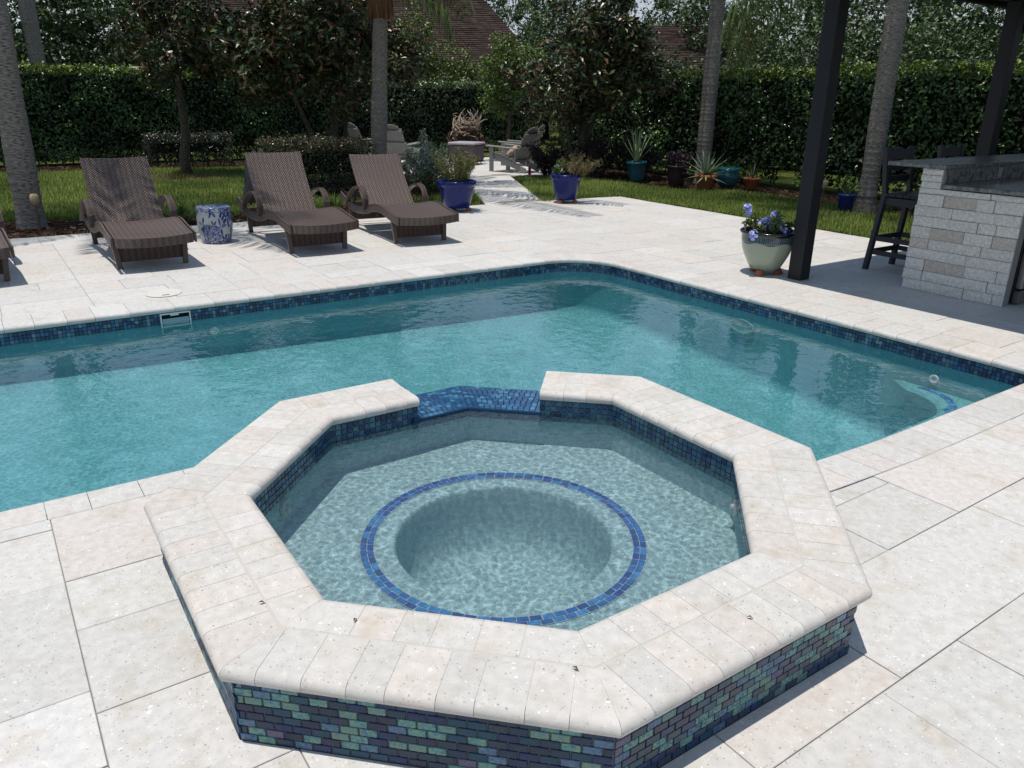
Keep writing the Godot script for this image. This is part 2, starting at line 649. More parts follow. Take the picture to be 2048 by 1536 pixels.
func make_ground() -> void:
	var g := Shape.new()
	for r in [rect(-400, -400, 400, -4.33), rect(-400, 1.5, 400, 400), rect(-400, -4.33, -6.1, 1.5), rect(4.0, -4.33, 400, 1.5)]:
		g.prism(r, -0.06, -0.055, 0.0, false)
	built("ground", g, mats.grass_ground).set_meta("kind", "structure")
	# the lawn: blades of grass over what the picture shows of it
	var blade := Shape.new()
	for k in 4:
		var a := TAU * k / 4.0 + 0.4
		var o := Vector3(cos(a), 0, sin(a)) * 0.02
		var side := Vector3(-sin(a), 0, cos(a)) * 0.0045
		var mid := o * 1.5 + Vector3(0, 0.034, 0)
		var tip := o * 2.6 + Vector3(0, 0.055 + 0.010 * k, 0)
		blade.quad(o - side, o + side, mid + side * 0.8, mid - side * 0.8)
		blade.tri(mid - side * 0.8, mid + side * 0.8, tip)
	var places: Array[Transform3D] = []
	var colors := PackedColorArray()
	var patch := noise(FastNoiseLite.TYPE_SIMPLEX_SMOOTH, 0.35, 3, 5)
	var lawns := [[rect(-4.0, -18.0, 7.0, -7.9), 80000], [PackedVector2Array([Vector2(7.32, -2.0), Vector2(11.0, -2.0), Vector2(11.0, -9.2), Vector2(9.2, -11.2), Vector2(7.95, -11.45), Vector2(5.9, -7.8), Vector2(7.47, -7.75)]), 60000]]
	var walk := walk_polygon()
	var patio := patio_polygon()
	for l in lawns:
		var poly: PackedVector2Array = l[0]
		var lo := poly[0]
		var hi := poly[0]
		for p in poly:
			lo = lo.min(p)
			hi = hi.max(p)
		for k in int(l[1]):
			var p := Vector2(rf(lo.x, hi.x), rf(lo.y, hi.y))
			if not Geometry2D.is_point_in_polygon(p, poly) or Geometry2D.is_point_in_polygon(p, walk) or Geometry2D.is_point_in_polygon(p, patio):
				continue
			if in_bed(p): continue
			var w := patch.get_noise_2d(p.x, p.y)
			var dry := clampf(1.4 - p.distance_to(Vector2(2.15, -14.4)) / 0.75, 0.0, 1.0) + clampf(1.0 - p.distance_to(Vector2(-1.6, -11.0)) / 0.6, 0.0, 0.7)
			if dry > 0.5 and rng.randf() < 0.75: continue
			var s := rf(0.75, 1.35) * (1.0 + w * 0.5)
			places.append(Transform3D(Basis(Vector3.UP, rf(0, TAU)).scaled(Vector3(s, s * rf(0.8, 1.2), s)), Vector3(p.x, -0.055, p.y)))
			var c := Color(0.085, 0.135, 0.026).lerp(Color(0.225, 0.29, 0.07), clampf(w * 1.1 + rf(-0.1, 0.85), 0.0, 1.0))
			if rng.randf() < 0.06: c = Color(0.22, 0.2, 0.09)
			colors.append(c.lerp(Color(0.27, 0.2, 0.1), minf(dry, 0.6)))
	var lawn := stuff("lawn_grass", blade.mesh(), leafy("grass_blade", 0.6, 0.5, 0.3), places, colors)
	tag(lawn, "short green lawn grass around the white deck, up to the hedges", "grass")


func walk_polygon() -> PackedVector2Array:
	return PackedVector2Array([Vector2(4.95, -7.9), Vector2(5.9, -7.7), Vector2(7.95, -11.7), Vector2(6.75, -11.7)])


func patio_polygon() -> PackedVector2Array:
	return PackedVector2Array([Vector2(6.72, -11.25), Vector2(7.9, -11.55), Vector2(9.3, -11.15), Vector2(10.5, -12.4), Vector2(10.6, -16.4), Vector2(6.2, -16.4), Vector2(5.8, -13.6)])


func beds() -> Array:  # mulched beds, as polygons of (x, z)
	return [
		PackedVector2Array([Vector2(-4.0, -7.93), Vector2(3.9, -7.93), Vector2(4.7, -8.9), Vector2(3.6, -9.2), Vector2(1.9, -8.9), Vector2(0.2, -8.75), Vector2(-0.6, -9.6), Vector2(-4.0, -9.6)]),
		PackedVector2Array([Vector2(3.4, -9.4), Vector2(5.3, -9.2), Vector2(6.2, -11.2), Vector2(5.9, -12.6), Vector2(4.2, -13.2), Vector2(2.2, -11.6)]),
		PackedVector2Array([Vector2(-5.0, -17.2), Vector2(5.6, -16.0), Vector2(6.2, -17.0), Vector2(10.9, -16.6), Vector2(10.9, -18.4), Vector2(-5.0, -18.4)]),
		PackedVector2Array([Vector2(8.3, -11.55), Vector2(9.1, -11.0), Vector2(8.9, -9.9), Vector2(9.4, -8.2), Vector2(9.9, -7.4), Vector2(10.2, -4.6), Vector2(9.1, -5.2), Vector2(9.2, -4.2), Vector2(11.3, -3.6), Vector2(11.3, -16.5), Vector2(10.7, -13.0)]),
	]


func in_bed(p: Vector2) -> bool:
	for b in beds():
		if Geometry2D.is_point_in_polygon(p, b): return true
	return false


# ---------------------------------------------------------------- the pool
func pool_ring(d: float, y: float) -> Array:  # the pool's outline, moved inwards by d: straight sides, a rounded far right corner
	var out := []
	var x0 := -6.0 + d
	var x1 := 3.69 - d
	var z0 := -4.03 + d
	var z1 := 0.30 - d
	out.append(Vector3(x0, y, z1))
	out.append(Vector3(x0, y, z0))
	var r := maxf(0.5 - d, 0.03)
	for k in 13:
		var a := PI * 0.5 * k / 12.0
		out.append(Vector3(x1 - r + r * sin(a), y, z0 + r - r * cos(a)))
	out.append(Vector3(x1, y, z1))
	return out


func octagon(r: float) -> PackedVector2Array:  # corners A .. H as seen in plan
	var k := r / 1.213
	var p := PackedVector2Array([Vector2(-1.12, -0.468), Vector2(-1.128, 0.472), Vector2(-0.462, 1.122), Vector2(0.456, 1.13), Vector2(1.12, 0.462), Vector2(1.13, -0.51), Vector2(0.462, -1.13), Vector2(-0.452, -1.13)])
	for i in p.size(): p[i] *= k
	return p


func pool_floor(x: float, z: float) -> float:
	return -0.31 - 0.05 * clampf(x + 1.5, 0.0, 6.0) - 0.06 * (z + 4.0)


func make_pool() -> void:
	var s := Shape.new()
	s.smooth(true)
	var rows := []
	rows.append(pool_ring(0.0, -0.03))
	rows.append(pool_ring(0.0, -0.22))
	for k in 9:  # the wall runs into the floor in a cove
		var a := PI * 0.5 * k / 8.0
		var row := pool_ring(0.10 * (1.0 - cos(a)), 0.0)
		for i in row.size():
			var f := pool_floor(row[i].x, row[i].z)
			row[i].y = f + 0.10 * (1.0 - sin(a))
		rows.append(row)
	for step in 4:
		var row := pool_ring(0.10 + 0.45 * (step + 1), 0.0)
		for i in row.size(): row[i].y = pool_floor(row[i].x, row[i].z)
		rows.append(row)
	for row in rows: row.reverse()
	s.strip(rows)
	var poly := PackedVector2Array()
	for p in rows[rows.size() - 1]: poly.append(Vector2(p.x, p.z))
	var idx := Geometry2D.triangulate_polygon(poly)
	for k in range(0, idx.size(), 3):
		var q: Array[Vector3] = []
		for i in 3:
			var p := poly[idx[k + i]]
			q.append(Vector3(p.x, pool_floor(p.x, p.y), p.y))
		if (q[1] - q[0]).cross(q[2] - q[0]).y > 0: s.tri(q[0], q[1], q[2])
		else: s.tri(q[0], q[2], q[1])
	var pool := thing("swimming_pool", "blue swimming pool with teal water and dark mosaic waterline", "swimming pool")
	built("pool_shell", s, mats.pool_plaster, pool)
	# the wall below the near left edge and the one below the near right edge, and the bench along it
	var w := Shape.new()
	w.slab(Vector3(-6.0, -1.2, -1.12), Vector3(-0.6, -0.045, -0.98))
	w.slab(Vector3(1.02, -1.2, 0.30), Vector3(3.8, -0.045, 0.42))
	built("near_wall", w, mats.pool_plaster, pool)
	var b := Shape.new()
	var bench := PackedVector2Array([Vector2(1.0, 0.29), Vector2(1.0, -0.05), Vector2(2.2, -0.07), Vector2(2.9, -0.10)])
	for k in 7:
		var a := PI * 0.5 * k / 6.0
		bench.append(Vector2(3.2 + 0.36 * sin(a), -0.46 + 0.36 * cos(a)))
	bench.append(Vector2(3.685, -0.62))
	bench.append(Vector2(3.685, 0.29))
	b.prism(bench, -1.0, -0.30, 0.02)
	built("bench", b, mats.pool_plaster, pool)
	var tile := tile_mesh(Vector3(0.042, 0.006, 0.021))
	for row in 2:
		for k in 12:
			var a := PI * 0.5 * (k + 0.5 * row) / 11.0 - 0.1
			var r := 0.33 - 0.026 * row
			var p := Vector3(3.36 + r * sin(a) * 0.8 + 0.02, -0.297, -0.34 + r * cos(a) - 0.06)
			put("trim_tile", tile, tint_of([Color(0.02, 0.09, 0.34), Color(0.03, 0.2, 0.5), Color(0.05, 0.3, 0.55)][rng.randi_range(0, 2)]), pool, Transform3D(Basis(Vector3.UP, a), p))
	# mosaic along the waterline: 25 mm glass squares, far too small to lift one by one
	var places: Array[Transform3D] = []
	var colors := PackedColorArray()
	var line := pool_ring(0.0, 0.0)
	line.remove_at(0)
	line[0].x = -3.2
	line.append(Vector3(1.05, 0, 0.30))
	for k in line.size() - 1:
		var a: Vector3 = line[k]
		var c: Vector3 = line[k + 1]
		var n := maxi(1, int(round(a.distance_to(c) / 0.0262)))
		var d := (c - a) / n
		var inward := d.normalized().cross(Vector3.UP)
		for i in n:
			for row in 3:
				var p := a + d * (i + 0.5) + inward * 0.004 + Vector3(0, -0.062 - 0.0262 * row, 0)
				places.append(Transform3D(Basis(d.normalized() * d.length() / 0.0262, inward, d.normalized().cross(inward)), p))
				colors.append(mosaic_color())
	var m := stuff("waterline_mosaic", tile_mesh(Vector3(0.0242, 0.008, 0.0242)), mats.mosaic, places, colors, pool)
	m.name = "waterline_mosaic"
	var g := Shape.new()
	var band := [pool_ring(-0.0 + 0.002, -0.048), pool_ring(0.002, -0.131)]
	for row in band: row.reverse()
	g.strip(band)
	built("mosaic_backing", g, mats.mosaic_grout, pool)
	# water, then an added sheet for the caustics
	var outline := PackedVector2Array()
	for p in pool_ring(0.0, 0.0): outline.append(Vector2(p.x, p.z))
	outline = Geometry2D.clip_polygons(outline, PackedVector2Array([Vector2(-7, -1.12), Vector2(-0.3, -1.12), Vector2(-0.3, -0.6), Vector2(0.7, -0.2), Vector2(0.7, 1.0), Vector2(-7, 1.0)]))[0]
	outline = Geometry2D.clip_polygons(outline, octagon(1.15))[0]
	var wa := Shape.new()
	wa.prism(outline, POOL_Y - 0.01, POOL_Y, 0.0, false)
	tag(built("pool_water_and_caustics", wa, mats.water_surface), "clear rippled water of the swimming pool", "water", "", "structure")
	var caustics := Shape.new()
	caustics.prism(outline, POOL_Y - 0.02, POOL_Y - 0.008, 0.0, false)
	built("pool_water_and_caustics", caustics, mats.pool_caustics).set_meta("kind", "structure")  # added sheet, not water: its alpha pattern imitates caustics on the floor
	pool_fittings(pool)
	pool_coping()


func tile_mesh(size: Vector3) -> ArrayMesh:
	var s := Shape.new()
	s.box(Transform3D(), size, minf(0.0014, size.y * 0.3))
	return s.mesh()


func tint_of(c: Color) -> StandardMaterial3D:
	var key := "glass_%d_%d_%d" % [int(c.r * 255), int(c.g * 255), int(c.b * 255)]
	return plain(key, c.linear_to_srgb(), 0.12, 0.6)


func mosaic_color() -> Color:
	var pick := rng.randf()
	var c := Color(0.008, 0.026, 0.075)
	if pick > 0.42: c = Color(0.018, 0.07, 0.15)
	if pick > 0.62: c = Color(0.05, 0.12, 0.17)
	if pick > 0.76: c = Color(0.015, 0.09, 0.2)
	if pick > 0.88: c = Color(0.09, 0.17, 0.21)
	return c * rf(0.8, 1.25)


func pool_fittings(pool: Node3D) -> void:
	var white := plain("white_plastic", lin(0.62, 0.66, 0.64), 0.4)
	var dark := plain("painted_hollow", lin(0.01, 0.012, 0.014), 0.9, 0.1)  # near-black colour stands in for shade; throat and slot are solid
	# the skimmer in the far wall, its weir and lid
	var sk := thing("pool_skimmer", "white skimmer mouth set into the far pool wall's mosaic", "skimmer", Vector3(-0.30, 0, -4.02))
	var f := Shape.new()
	f.slab(Vector3(-0.108, -0.152, 0.0), Vector3(-0.098, -0.047, 0.016), 0.002)
	f.slab(Vector3(0.098, -0.152, 0.0), Vector3(0.108, -0.047, 0.016), 0.002)
	f.slab(Vector3(-0.098, -0.152, 0.0), Vector3(0.098, -0.143, 0.0155), 0.002)
	f.slab(Vector3(-0.098, -0.058, 0.0), Vector3(0.098, -0.047, 0.0155), 0.002)
	f.slab(Vector3(-0.035, -0.07, 0.001), Vector3(0.025, -0.058, 0.014), 0.002)
	built("skimmer_frame", f, white, sk)
	var h := Shape.new()
	h.slab(Vector3(-0.098, -0.143, 0.0), Vector3(0.098, -0.058, 0.009))
	built("skimmer_throat", h, dark, sk)
	var wr := Shape.new()
	wr.slab(Vector3(-0.094, -0.138, 0.009), Vector3(0.094, -0.088, 0.0125), 0.001)
	built("weir_flap", wr, plain("weir", lin(0.20, 0.34, 0.36), 0.5), sk)
	var lid := thing("skimmer_lid", "round white skimmer lid flush in the deck beyond the far pool edge", "lid", Vector3(-0.28, 0.001, -4.47))
	var l := Shape.new()
	l.lathe([Vector2(0.135, 0.0), Vector2(0.135, 0.005), Vector2(0.128, 0.008), Vector2(0.12, 0.0055), Vector2(0.0, 0.0055)], 40)
	built("cover", l, plain("lid_white", lin(0.60, 0.575, 0.53), 0.6), lid)
	var hole := Shape.new()
	hole.slab(Vector3(-0.028, 0.0056, 0.078), Vector3(0.028, 0.007, 0.092), 0.001)
	built("finger_slot", hole, dark, lid)
	# the round light in the right wall
	var li := Shape.new()
	li.smooth(true)
	var ring := Transform3D(Basis(Vector3(0, 1, 0), Vector3(-1, 0, 0), Vector3(0, 0, 1)), Vector3(3.685, -0.26, -1.965)) * Transform3D(Basis().scaled(Vector3(0.5, 1.0, 1.05)), Vector3.ZERO)
	li.lathe([Vector2(0.125, 0.0), Vector2(0.125, 0.008), Vector2(0.118, 0.012), Vector2(0.10, 0.010), Vector2(0.095, 0.004), Vector2(0.05, 0.006), Vector2(0.0, 0.007)], 32, ring)
	tag(built("pool_light", li, plain("light_trim", lin(0.09, 0.32, 0.35), 0.8)), "round pale underwater light in the right pool wall", "pool light")
	# return fittings
	var spots := [[Vector3(-0.03, -0.235, -4.02), 0.0, "small white return fitting in the far pool wall right of the skimmer"], [Vector3(3.68, -0.235, -0.35), -PI / 2, "small white return fitting in the right pool wall near its near corner"]]
	for sp in spots:
		var r := Shape.new()
		r.smooth(true)
		var at := Transform3D(Basis(Vector3.UP, sp[1]) * Basis(Vector3(1, 0, 0), Vector3(0, 0, 1), Vector3(0, -1, 0)), sp[0])
		r.lathe([Vector2(0.034, 0.0), Vector2(0.034, 0.004), Vector2(0.026, 0.007), Vector2(0.014, 0.007), Vector2(0.012, 0.003), Vector2(0.0, 0.003)], 20, at)
		tag(built("return_fitting", r, white), sp[2], "fitting", "return fittings in the pool walls")


func stone_tint() -> Color:
	var pick := rng.randf()
	var c := Color(0.885, 0.862, 0.822)
	if pick < 0.22: c = Color(0.895, 0.845, 0.795)
	elif pick < 0.55: c = Color(0.87, 0.856, 0.82)
	elif pick < 0.70: c = Color(0.92, 0.90, 0.868)
	return c * rf(0.95, 1.035)


func nose_profile(w: float, t: float, both := false) -> Array:  # a coping stone's section: (into the deck, up), bullnose at 0
	var p := []
	for k in 7:
		var a := -PI * 0.5 + PI * k / 6.0
		p.append(Vector2(t * 0.5 - t * 0.5 * cos(a), -t * 0.5 + t * 0.5 * sin(a)))
	p.append(Vector2(w - 0.0025, 0.0))
	p.append(Vector2(w, -0.003))
	p.append(Vector2(w, -t))
	return p


func coping_stone(parent: Node, prof: Array, a0: Vector3, a1: Vector3, dir0: Vector3, dir1: Vector3) -> void:
	# from the plane at a0 (running inwards along dir0) to the plane at a1
	var s := Shape.new()
	s.smooth(true)
	s.tint(stone_tint())
	var p := []
	var q := []
	for v in prof:
		p.append(a0 + dir0 * v.x + Vector3(0, v.y, 0))
		q.append(a1 + dir1 * v.x + Vector3(0, v.y, 0))
	for j in p.size():
		var j2: int = (j + 1) % p.size()
		s.smooth(j < 6)
		s.quad(p[j], p[j2], q[j2], q[j])
	s.smooth(false)
	for j in range(1, p.size() - 1):
		s.tri(p[0], p[j + 1], p[j])
		s.tri(q[0], q[j], q[j + 1])
	built("coping_stone", s, mats.shellstone, parent)


func pool_coping() -> void:
	var c := setting("pool_coping")
	var prof := nose_profile(0.31, 0.045)
	var g := 0.0012
	# far edge, seen from the water: stones run from left to right
	var x := -4.6
	while x < 3.14:
		var w := minf(rf(0.14, 0.31), 3.16 - x)
		if 3.16 - x - w < 0.1: w = 3.16 - x
		coping_stone(c, prof, Vector3(x + w - g, 0, -4.0), Vector3(x + g, 0, -4.0), Vector3(0, 0, -1), Vector3(0, 0, -1))
		x += w
	# the rounded corner
	var m := Vector3(3.16, 0, -3.5)
	for k in 5:
		var a := PI * 0.5 * (k + 0.002) / 5.0
		var b := PI * 0.5 * (k + 0.998) / 5.0
		var da := Vector3(sin(a), 0, -cos(a))
		var db := Vector3(sin(b), 0, -cos(b))
		var mid := Vector3(sin((a + b) * 0.5), 0, -cos((a + b) * 0.5))
		coping_stone(c, prof, m + db * 0.5, m + mid * 0.5, db, mid)
		coping_stone(c, prof, m + mid * 0.5, m + da * 0.5, mid, da)
	var z := -3.5
	while z < 0.27:
		var w := minf(rf(0.14, 0.31), 0.275 - z)
		if 0.275 - z - w < 0.1: w = 0.275 - z
		coping_stone(c, prof, Vector3(3.66, 0, z + w - g), Vector3(3.66, 0, z + g), Vector3(1, 0, 0), Vector3(1, 0, 0))
		z += w
	# near right edge, slightly bowed towards the spa
	var near := nose_profile(0.23, 0.045)
	x = 1.03
	while x < 3.66:
		var w := minf(rf(0.09, 0.3), 3.9 - x)
		var za := 0.277 - 0.05 * clampf((1.9 - x) / 0.9, 0.0, 1.0)
		var zb := 0.277 - 0.05 * clampf((1.9 - x - w) / 0.9, 0.0, 1.0)
		coping_stone(c, near, Vector3(x + g, 0, za), Vector3(x + w - g, 0, zb), Vector3(0, 0, 1), Vector3(0, 0, 1))
		x += w
	# near left edge
	var left := nose_profile(0.175, 0.045)
	x = -4.4
	while x < -0.72:
		var w := minf(rf(0.12, 0.3), -0.7 - x)
		coping_stone(c, left, Vector3(x + g, 0, -1.164), Vector3(x + w - g, 0, -1.164), Vector3(0, 0, 1), Vector3(0, 0, 1))
		x += w


# ---------------------------------------------------------------- the raised octagonal spa
func v3(p: Vector2, y: float) -> Vector3:
	return Vector3(p.x, y, p.y)


func ray_octagon(poly: PackedVector2Array, c: Vector2, a: float) -> Vector2:
	var d := Vector2(cos(a), sin(a)) * 4.0
	for k in poly.size():
		var hit: Variant = Geometry2D.segment_intersects_segment(c, c + d, poly[k], poly[(k + 1) % poly.size()])
		if hit != null: return hit
	return c


func make_spa() -> void:
	var spa := thing("spa", "raised octagonal spa with pale coping and blue mosaic wall", "spa")
	var outer := octagon(1.213)     # coping edge
	var wall := octagon(1.178)      # face of the outer wall
	var wall_in := octagon(1.02)
	var basin := octagon(0.905)     # inner wall face
	var inner := octagon(0.875)     # inner coping edge
	# the gap in the coping where the water spills over: from 0.195 before corner H to G ... along G towards F
	var gap := [[6, 0.425], [5, 0.50]]   # edge number and fraction: edge G-H from G; edge F-G from F
	# walls, edge by edge; edges 5 (F-G) and 6 (G-H) are cut where the spillway is
	var shell := Shape.new()
	var lining := Shape.new()
	for k in 8:
		var spans := [[0.0, 1.0, 0.188]]
		if k == 5: spans = [[0.0, 0.495, 0.188], [0.495, 1.0, 0.117]]
		if k == 6: spans = [[0.0, 0.40, 0.117], [0.40, 1.0, 0.188]]
		for s in spans:
			var k2 := (k + 1) % 8
			var q := PackedVector2Array([wall[k].lerp(wall[k2], s[0]), wall[k].lerp(wall[k2], s[1]), wall_in[k].lerp(wall_in[k2], s[1]), wall_in[k].lerp(wall_in[k2], s[0])])
			shell.prism(q, -1.2, s[2])
			var q2 := PackedVector2Array([wall_in[k].lerp(wall_in[k2], s[0]), wall_in[k].lerp(wall_in[k2], s[1]), basin[k].lerp(basin[k2], s[1]), basin[k].lerp(basin[k2], s[0])])
			lining.prism(q2, -0.3, s[2] + 0.001)
	built("spa_wall", shell, mats.spa_grout, spa)
	built("basin_wall", lining, mats.spa_plaster, spa)
	# bench and footwell
	var c := Vector2(-0.002, -0.015)
	var rows := []
	var n := 96
	var bowl := 0.405
	for step in 7:
		var row := []
		for k in n + 1:
			var a := TAU * k / n
			var edge := ray_octagon(basin, c, a)
			row.append(v3(edge.lerp(c + Vector2(cos(a), sin(a)) * bowl, step / 6.0), -0.04))
		rows.append(row)
	var bench := Shape.new()
	bench.strip(rows)
	built("bench", bench, mats.spa_plaster, spa)
	var foot := Shape.new()
	foot.smooth(true)
	rows = []
	for v in [[0.405, -0.04], [0.400, -0.043], [0.396, -0.052], [0.393, -0.1], [0.386, -0.18], [0.376, -0.24], [0.362, -0.28], [0.342, -0.31], [0.312, -0.333], [0.27, -0.347], [0.18, -0.355], [0.005, -0.357]]:
		var row := []
		for k in n + 1:
			var a := TAU * k / n
			row.append(v3(c + Vector2(cos(a), sin(a)) * float(v[0]), v[1]))
		rows.append(row)
	foot.strip(rows)
	built("footwell", foot, mats.spa_plaster, spa)
	# two rows of blue trim round the footwell
	var blues := [Color(0.012, 0.05, 0.24), Color(0.02, 0.12, 0.38), Color(0.035, 0.2, 0.47), Color(0.02, 0.09, 0.33)]
	var trim := Shape.new()
	trim.box(Transform3D(), Vector3(0.0225, 0.006, 0.0385), 0.0018)
	var trim_mesh := trim.mesh()
	for row in 2:
		var r := 0.487 + 0.0245 * row
		var count := int(TAU * r / 0.0412)
		for k in count:
			var a := TAU * (k + 0.5 * row) / count
			put("ring_tile", trim_mesh, tint_of(blues[rng.randi_range(0, 3)]), spa, Transform3D(Basis(Vector3.UP, -a), v3(c + Vector2(cos(a), sin(a)) * r, -0.0385)))
	var bed := Shape.new()
	rows = []
	for r in [0.472, 0.526]:
		var row := []
		for k in n + 1: row.append(v3(c + Vector2(cos(TAU * k / n), sin(TAU * k / n)) * float(r), -0.0375))
		rows.append(row)
	rows.reverse()
	bed.strip(rows)
	built("trim_grout", bed, plain("trim_grout", lin(0.32, 0.40, 0.42), 0.9, 0.2), spa)
	# inner waterline mosaic
	var small := tile_mesh(Vector3(0.0235, 0.008, 0.0235))
	var places: Array[Transform3D] = []
	var colors := PackedColorArray()
	var singles := 0
	for k in 8:
		var a := v3(basin[k], 0.0)
		var b := v3(basin[(k + 1) % 8], 0.0)
		var m := int(a.distance_to(b) / 0.0258)
		var d := (b - a) / m
		var u := d.normalized()
		var inward := Vector3.UP.cross(u) * -1.0
		if inward.dot(-a) < 0: inward = -inward
		for i in m:
			var f := (i + 0.5) / m
			var low := (k == 5 and f > 0.495) or (k == 6 and f < 0.40)
			for row in 4:
				var y := 0.172 - 0.0258 * row
				if low and y > 0.11: continue
				var t := Transform3D(Basis(u, inward, u.cross(inward)), a + d * (i + 0.5) + inward * 0.003 + Vector3(0, y, 0))
				var seen := k == 4 or k == 5 or k == 6 or k == 7
				if seen and singles < 290:
					singles += 1
					put("waterline_tile", small, spa_blue(), spa, t)
				else:
					places.append(t)
					colors.append(mosaic_color())
	stuff("waterline_mosaic", small, mats.mosaic, places, colors, spa)
	# outer wall mosaic: 43 x 21 mm glass bricks in running bond
	var brick := tile_mesh(Vector3(0.0434, 0.006, 0.0211))
	var half := tile_mesh(Vector3(0.0206, 0.006, 0.0211))
	places = []
	colors = PackedColorArray()
	var whole := 0
	for k in [1, 2, 0, 3, 4, 7, 5, 6]:
		var a := v3(wall[k], 0.0)
		var b := v3(wall[(k + 1) % 8], 0.0)
		var u := (b - a).normalized()
		var length := a.distance_to(b)
		var out := u.cross(Vector3.UP)
		if out.dot(a) < 0: out = -out
		var m := int(length / 0.0452)
		var pitch := length / m
		for row in 8 if k != 5 and k != 6 else 5:
			var y := 0.0125 + 0.0229 * row
			if k == 5 or k == 6: y -= 0.02
			var odd := row % 2 == 1
			for i in m + (1 if odd else 0):
				var s := (i + 0.5) * pitch - (0.5 * pitch if odd else 0.0)
				var piece := brick
				if odd and (i == 0 and (k == 0 or k == 3) or i == m and (k == 7 or k == 2)): continue
				if odd and i == 0:
					piece = half
					s = 0.0112
				elif odd and i == m:
					piece = half
					s = length - 0.0112
				var t := Transform3D(Basis(u, out, u.cross(out)), a + u * s + out * 0.0012 + Vector3(0, y, 0))
				if (k == 1 or k == 2) and whole < 300:
					whole += 1
					put("wall_tile", piece, spa_brick(row), spa, t)
				else:
					places.append(t)
					colors.append(mosaic_color() if rng.randf() < 0.8 else Color(0.10, 0.22, 0.22))
	stuff("wall_mosaic", brick, mats.mosaic_weathered, places, colors, spa)
	# coping: an outer row with a nose over the wall, an inner row with a nose over the water
	for k in 8:
		var k2 := (k + 1) % 8
		for ring in 2:
			var e0: PackedVector2Array = outer if ring == 0 else inner
			var mid0 := outer[k].lerp(inner[k], 0.55)
			var mid1 := outer[k2].lerp(inner[k2], 0.55)
			var a := e0[k]
			var b := e0[k2]
			var length := a.distance_to(b)
			var s := 0.0
			while s < length - 0.001:
				var w := rf(0.088, 0.118)
				if length - s - w < 0.06: w = length - s
				var f0 := (s + 0.0006) / length
				var f1 := (s + w - 0.0006) / length
				s += w
				# leave out what lies in the spillway
				if k == 5:
					var cut := 0.505 if ring == 0 else 0.495
					if f0 > cut - 0.04: continue
					if f1 > cut - 0.04: f1 = cut
				if k == 6:
					var cut := 0.418 if ring == 0 else 0.384
					if f1 < cut + 0.04: continue
					if f0 < cut + 0.04: f0 = cut
				var p0 := a.lerp(b, f0)
				var p1 := a.lerp(b, f1)
				# joints run square to the edge, mitred where the corner is near
				var along := (b - a).normalized()
				var inw := (mid0.lerp(mid1, 0.5) - a.lerp(b, 0.5))
				var depth := absf(inw.dot(along.orthogonal()))
				inw = along.orthogonal() * signf(inw.dot(along.orthogonal()))
				var c0 := p0 + inw * depth
				var c1 := p1 + inw * depth
				var lo := (mid0 - a).dot(along)
				var hi := (mid1 - a).dot(along)
				var t0 := clampf((c0 - a).dot(along), minf(lo, hi), maxf(lo, hi))
				var t1 := clampf((c1 - a).dot(along), minf(lo, hi), maxf(lo, hi))
				if f0 < 0.003: t0 = lo
				if f1 > 0.997: t1 = hi
				if t1 - t0 < 0.002: t1 = t0 + 0.002
				c0 = a + inw * depth + along * t0
				c1 = a + inw * depth + along * t1
				spa_coping_stone(spa, v3(p0, SPA_TOP), v3(p1, SPA_TOP), v3(c0, SPA_TOP), v3(c1, SPA_TOP), depth, ring == 1)
	# grout under the coping
	var bedding := Shape.new()
	for k in 8:
		var k2 := (k + 1) % 8
		var o2 := octagon(1.190)
		var i2 := octagon(0.895)
		var f := [0.0, 1.0]
		if k == 5: f = [0.0, 0.497]
		if k == 6: f = [0.405, 1.0]
		bedding.prism(PackedVector2Array([o2[k].lerp(o2[k2], f[0]), o2[k].lerp(o2[k2], f[1]), i2[k].lerp(i2[k2], f[1]), i2[k].lerp(i2[k2], f[0])]), 0.1895, SPA_TOP - 0.0014)
	built("bedding", bedding, plain("bedding", lin(0.50, 0.47, 0.42), 0.95, 0.2), spa)
	# the spillway: mosaic squares over the low stretch of wall
	places = []
	colors = PackedColorArray()
	for k in [5, 6]:
		var k2: int = (k + 1) % 8
		var f0 := 0.49 if k == 5 else 0.0
		var f1 := 1.0 if k == 5 else 0.425
		var a := octagon(1.175)
		var e := octagon(0.885)
		for i in 12:
			var g := (i + 0.5) / 12.0
			var p := a[k].lerp(e[k], g)
			var q := a[k2].lerp(e[k2], g)
			var u := (q - p).normalized()
			var m := int(p.distance_to(q) * (f1 - f0) / 0.0255)
			for j in m:
				var f := lerpf(f0, f1, (j + 0.5) / m)
				var y := 0.128 + 0.004 * sin(PI * g)
				places.append(Transform3D(Basis(v3(u, 0), Vector3.UP, v3(u, 0).cross(Vector3.UP)), v3(p.lerp(q, f), y)))
				var col := Color(0.012, 0.062, 0.16)
				var pick := rng.randf()
				if pick > 0.5: col = Color(0.022, 0.105, 0.22)
				if pick > 0.78: col = Color(0.05, 0.17, 0.28)
				if pick > 0.93: col = Color(0.02, 0.07, 0.15)
				colors.append(col * rf(0.8, 1.2))
	stuff("spillway_mosaic", tile_mesh(Vector3(0.0235, 0.009, 0.0225)), mats.mosaic, places, colors, spa)
	var sp := Shape.new()
	for k in [5, 6]:
		var k2: int = (k + 1) % 8
		var f := [0.485, 1.0] if k == 5 else [0.0, 0.43]
		var a := octagon(1.18)
		var e := octagon(0.88)
		sp.prism(PackedVector2Array([a[k].lerp(a[k2], f[0]), a[k].lerp(a[k2], f[1]), e[k].lerp(e[k2], f[1]), e[k].lerp(e[k2], f[0])]), 0.085, 0.129)
	built("spillway_bed", sp, plain("spillway_grout", lin(0.02, 0.05, 0.10), 0.9, 0.3), spa)
	# jets in the basin wall
	var white: StandardMaterial3D = mats.white_plastic
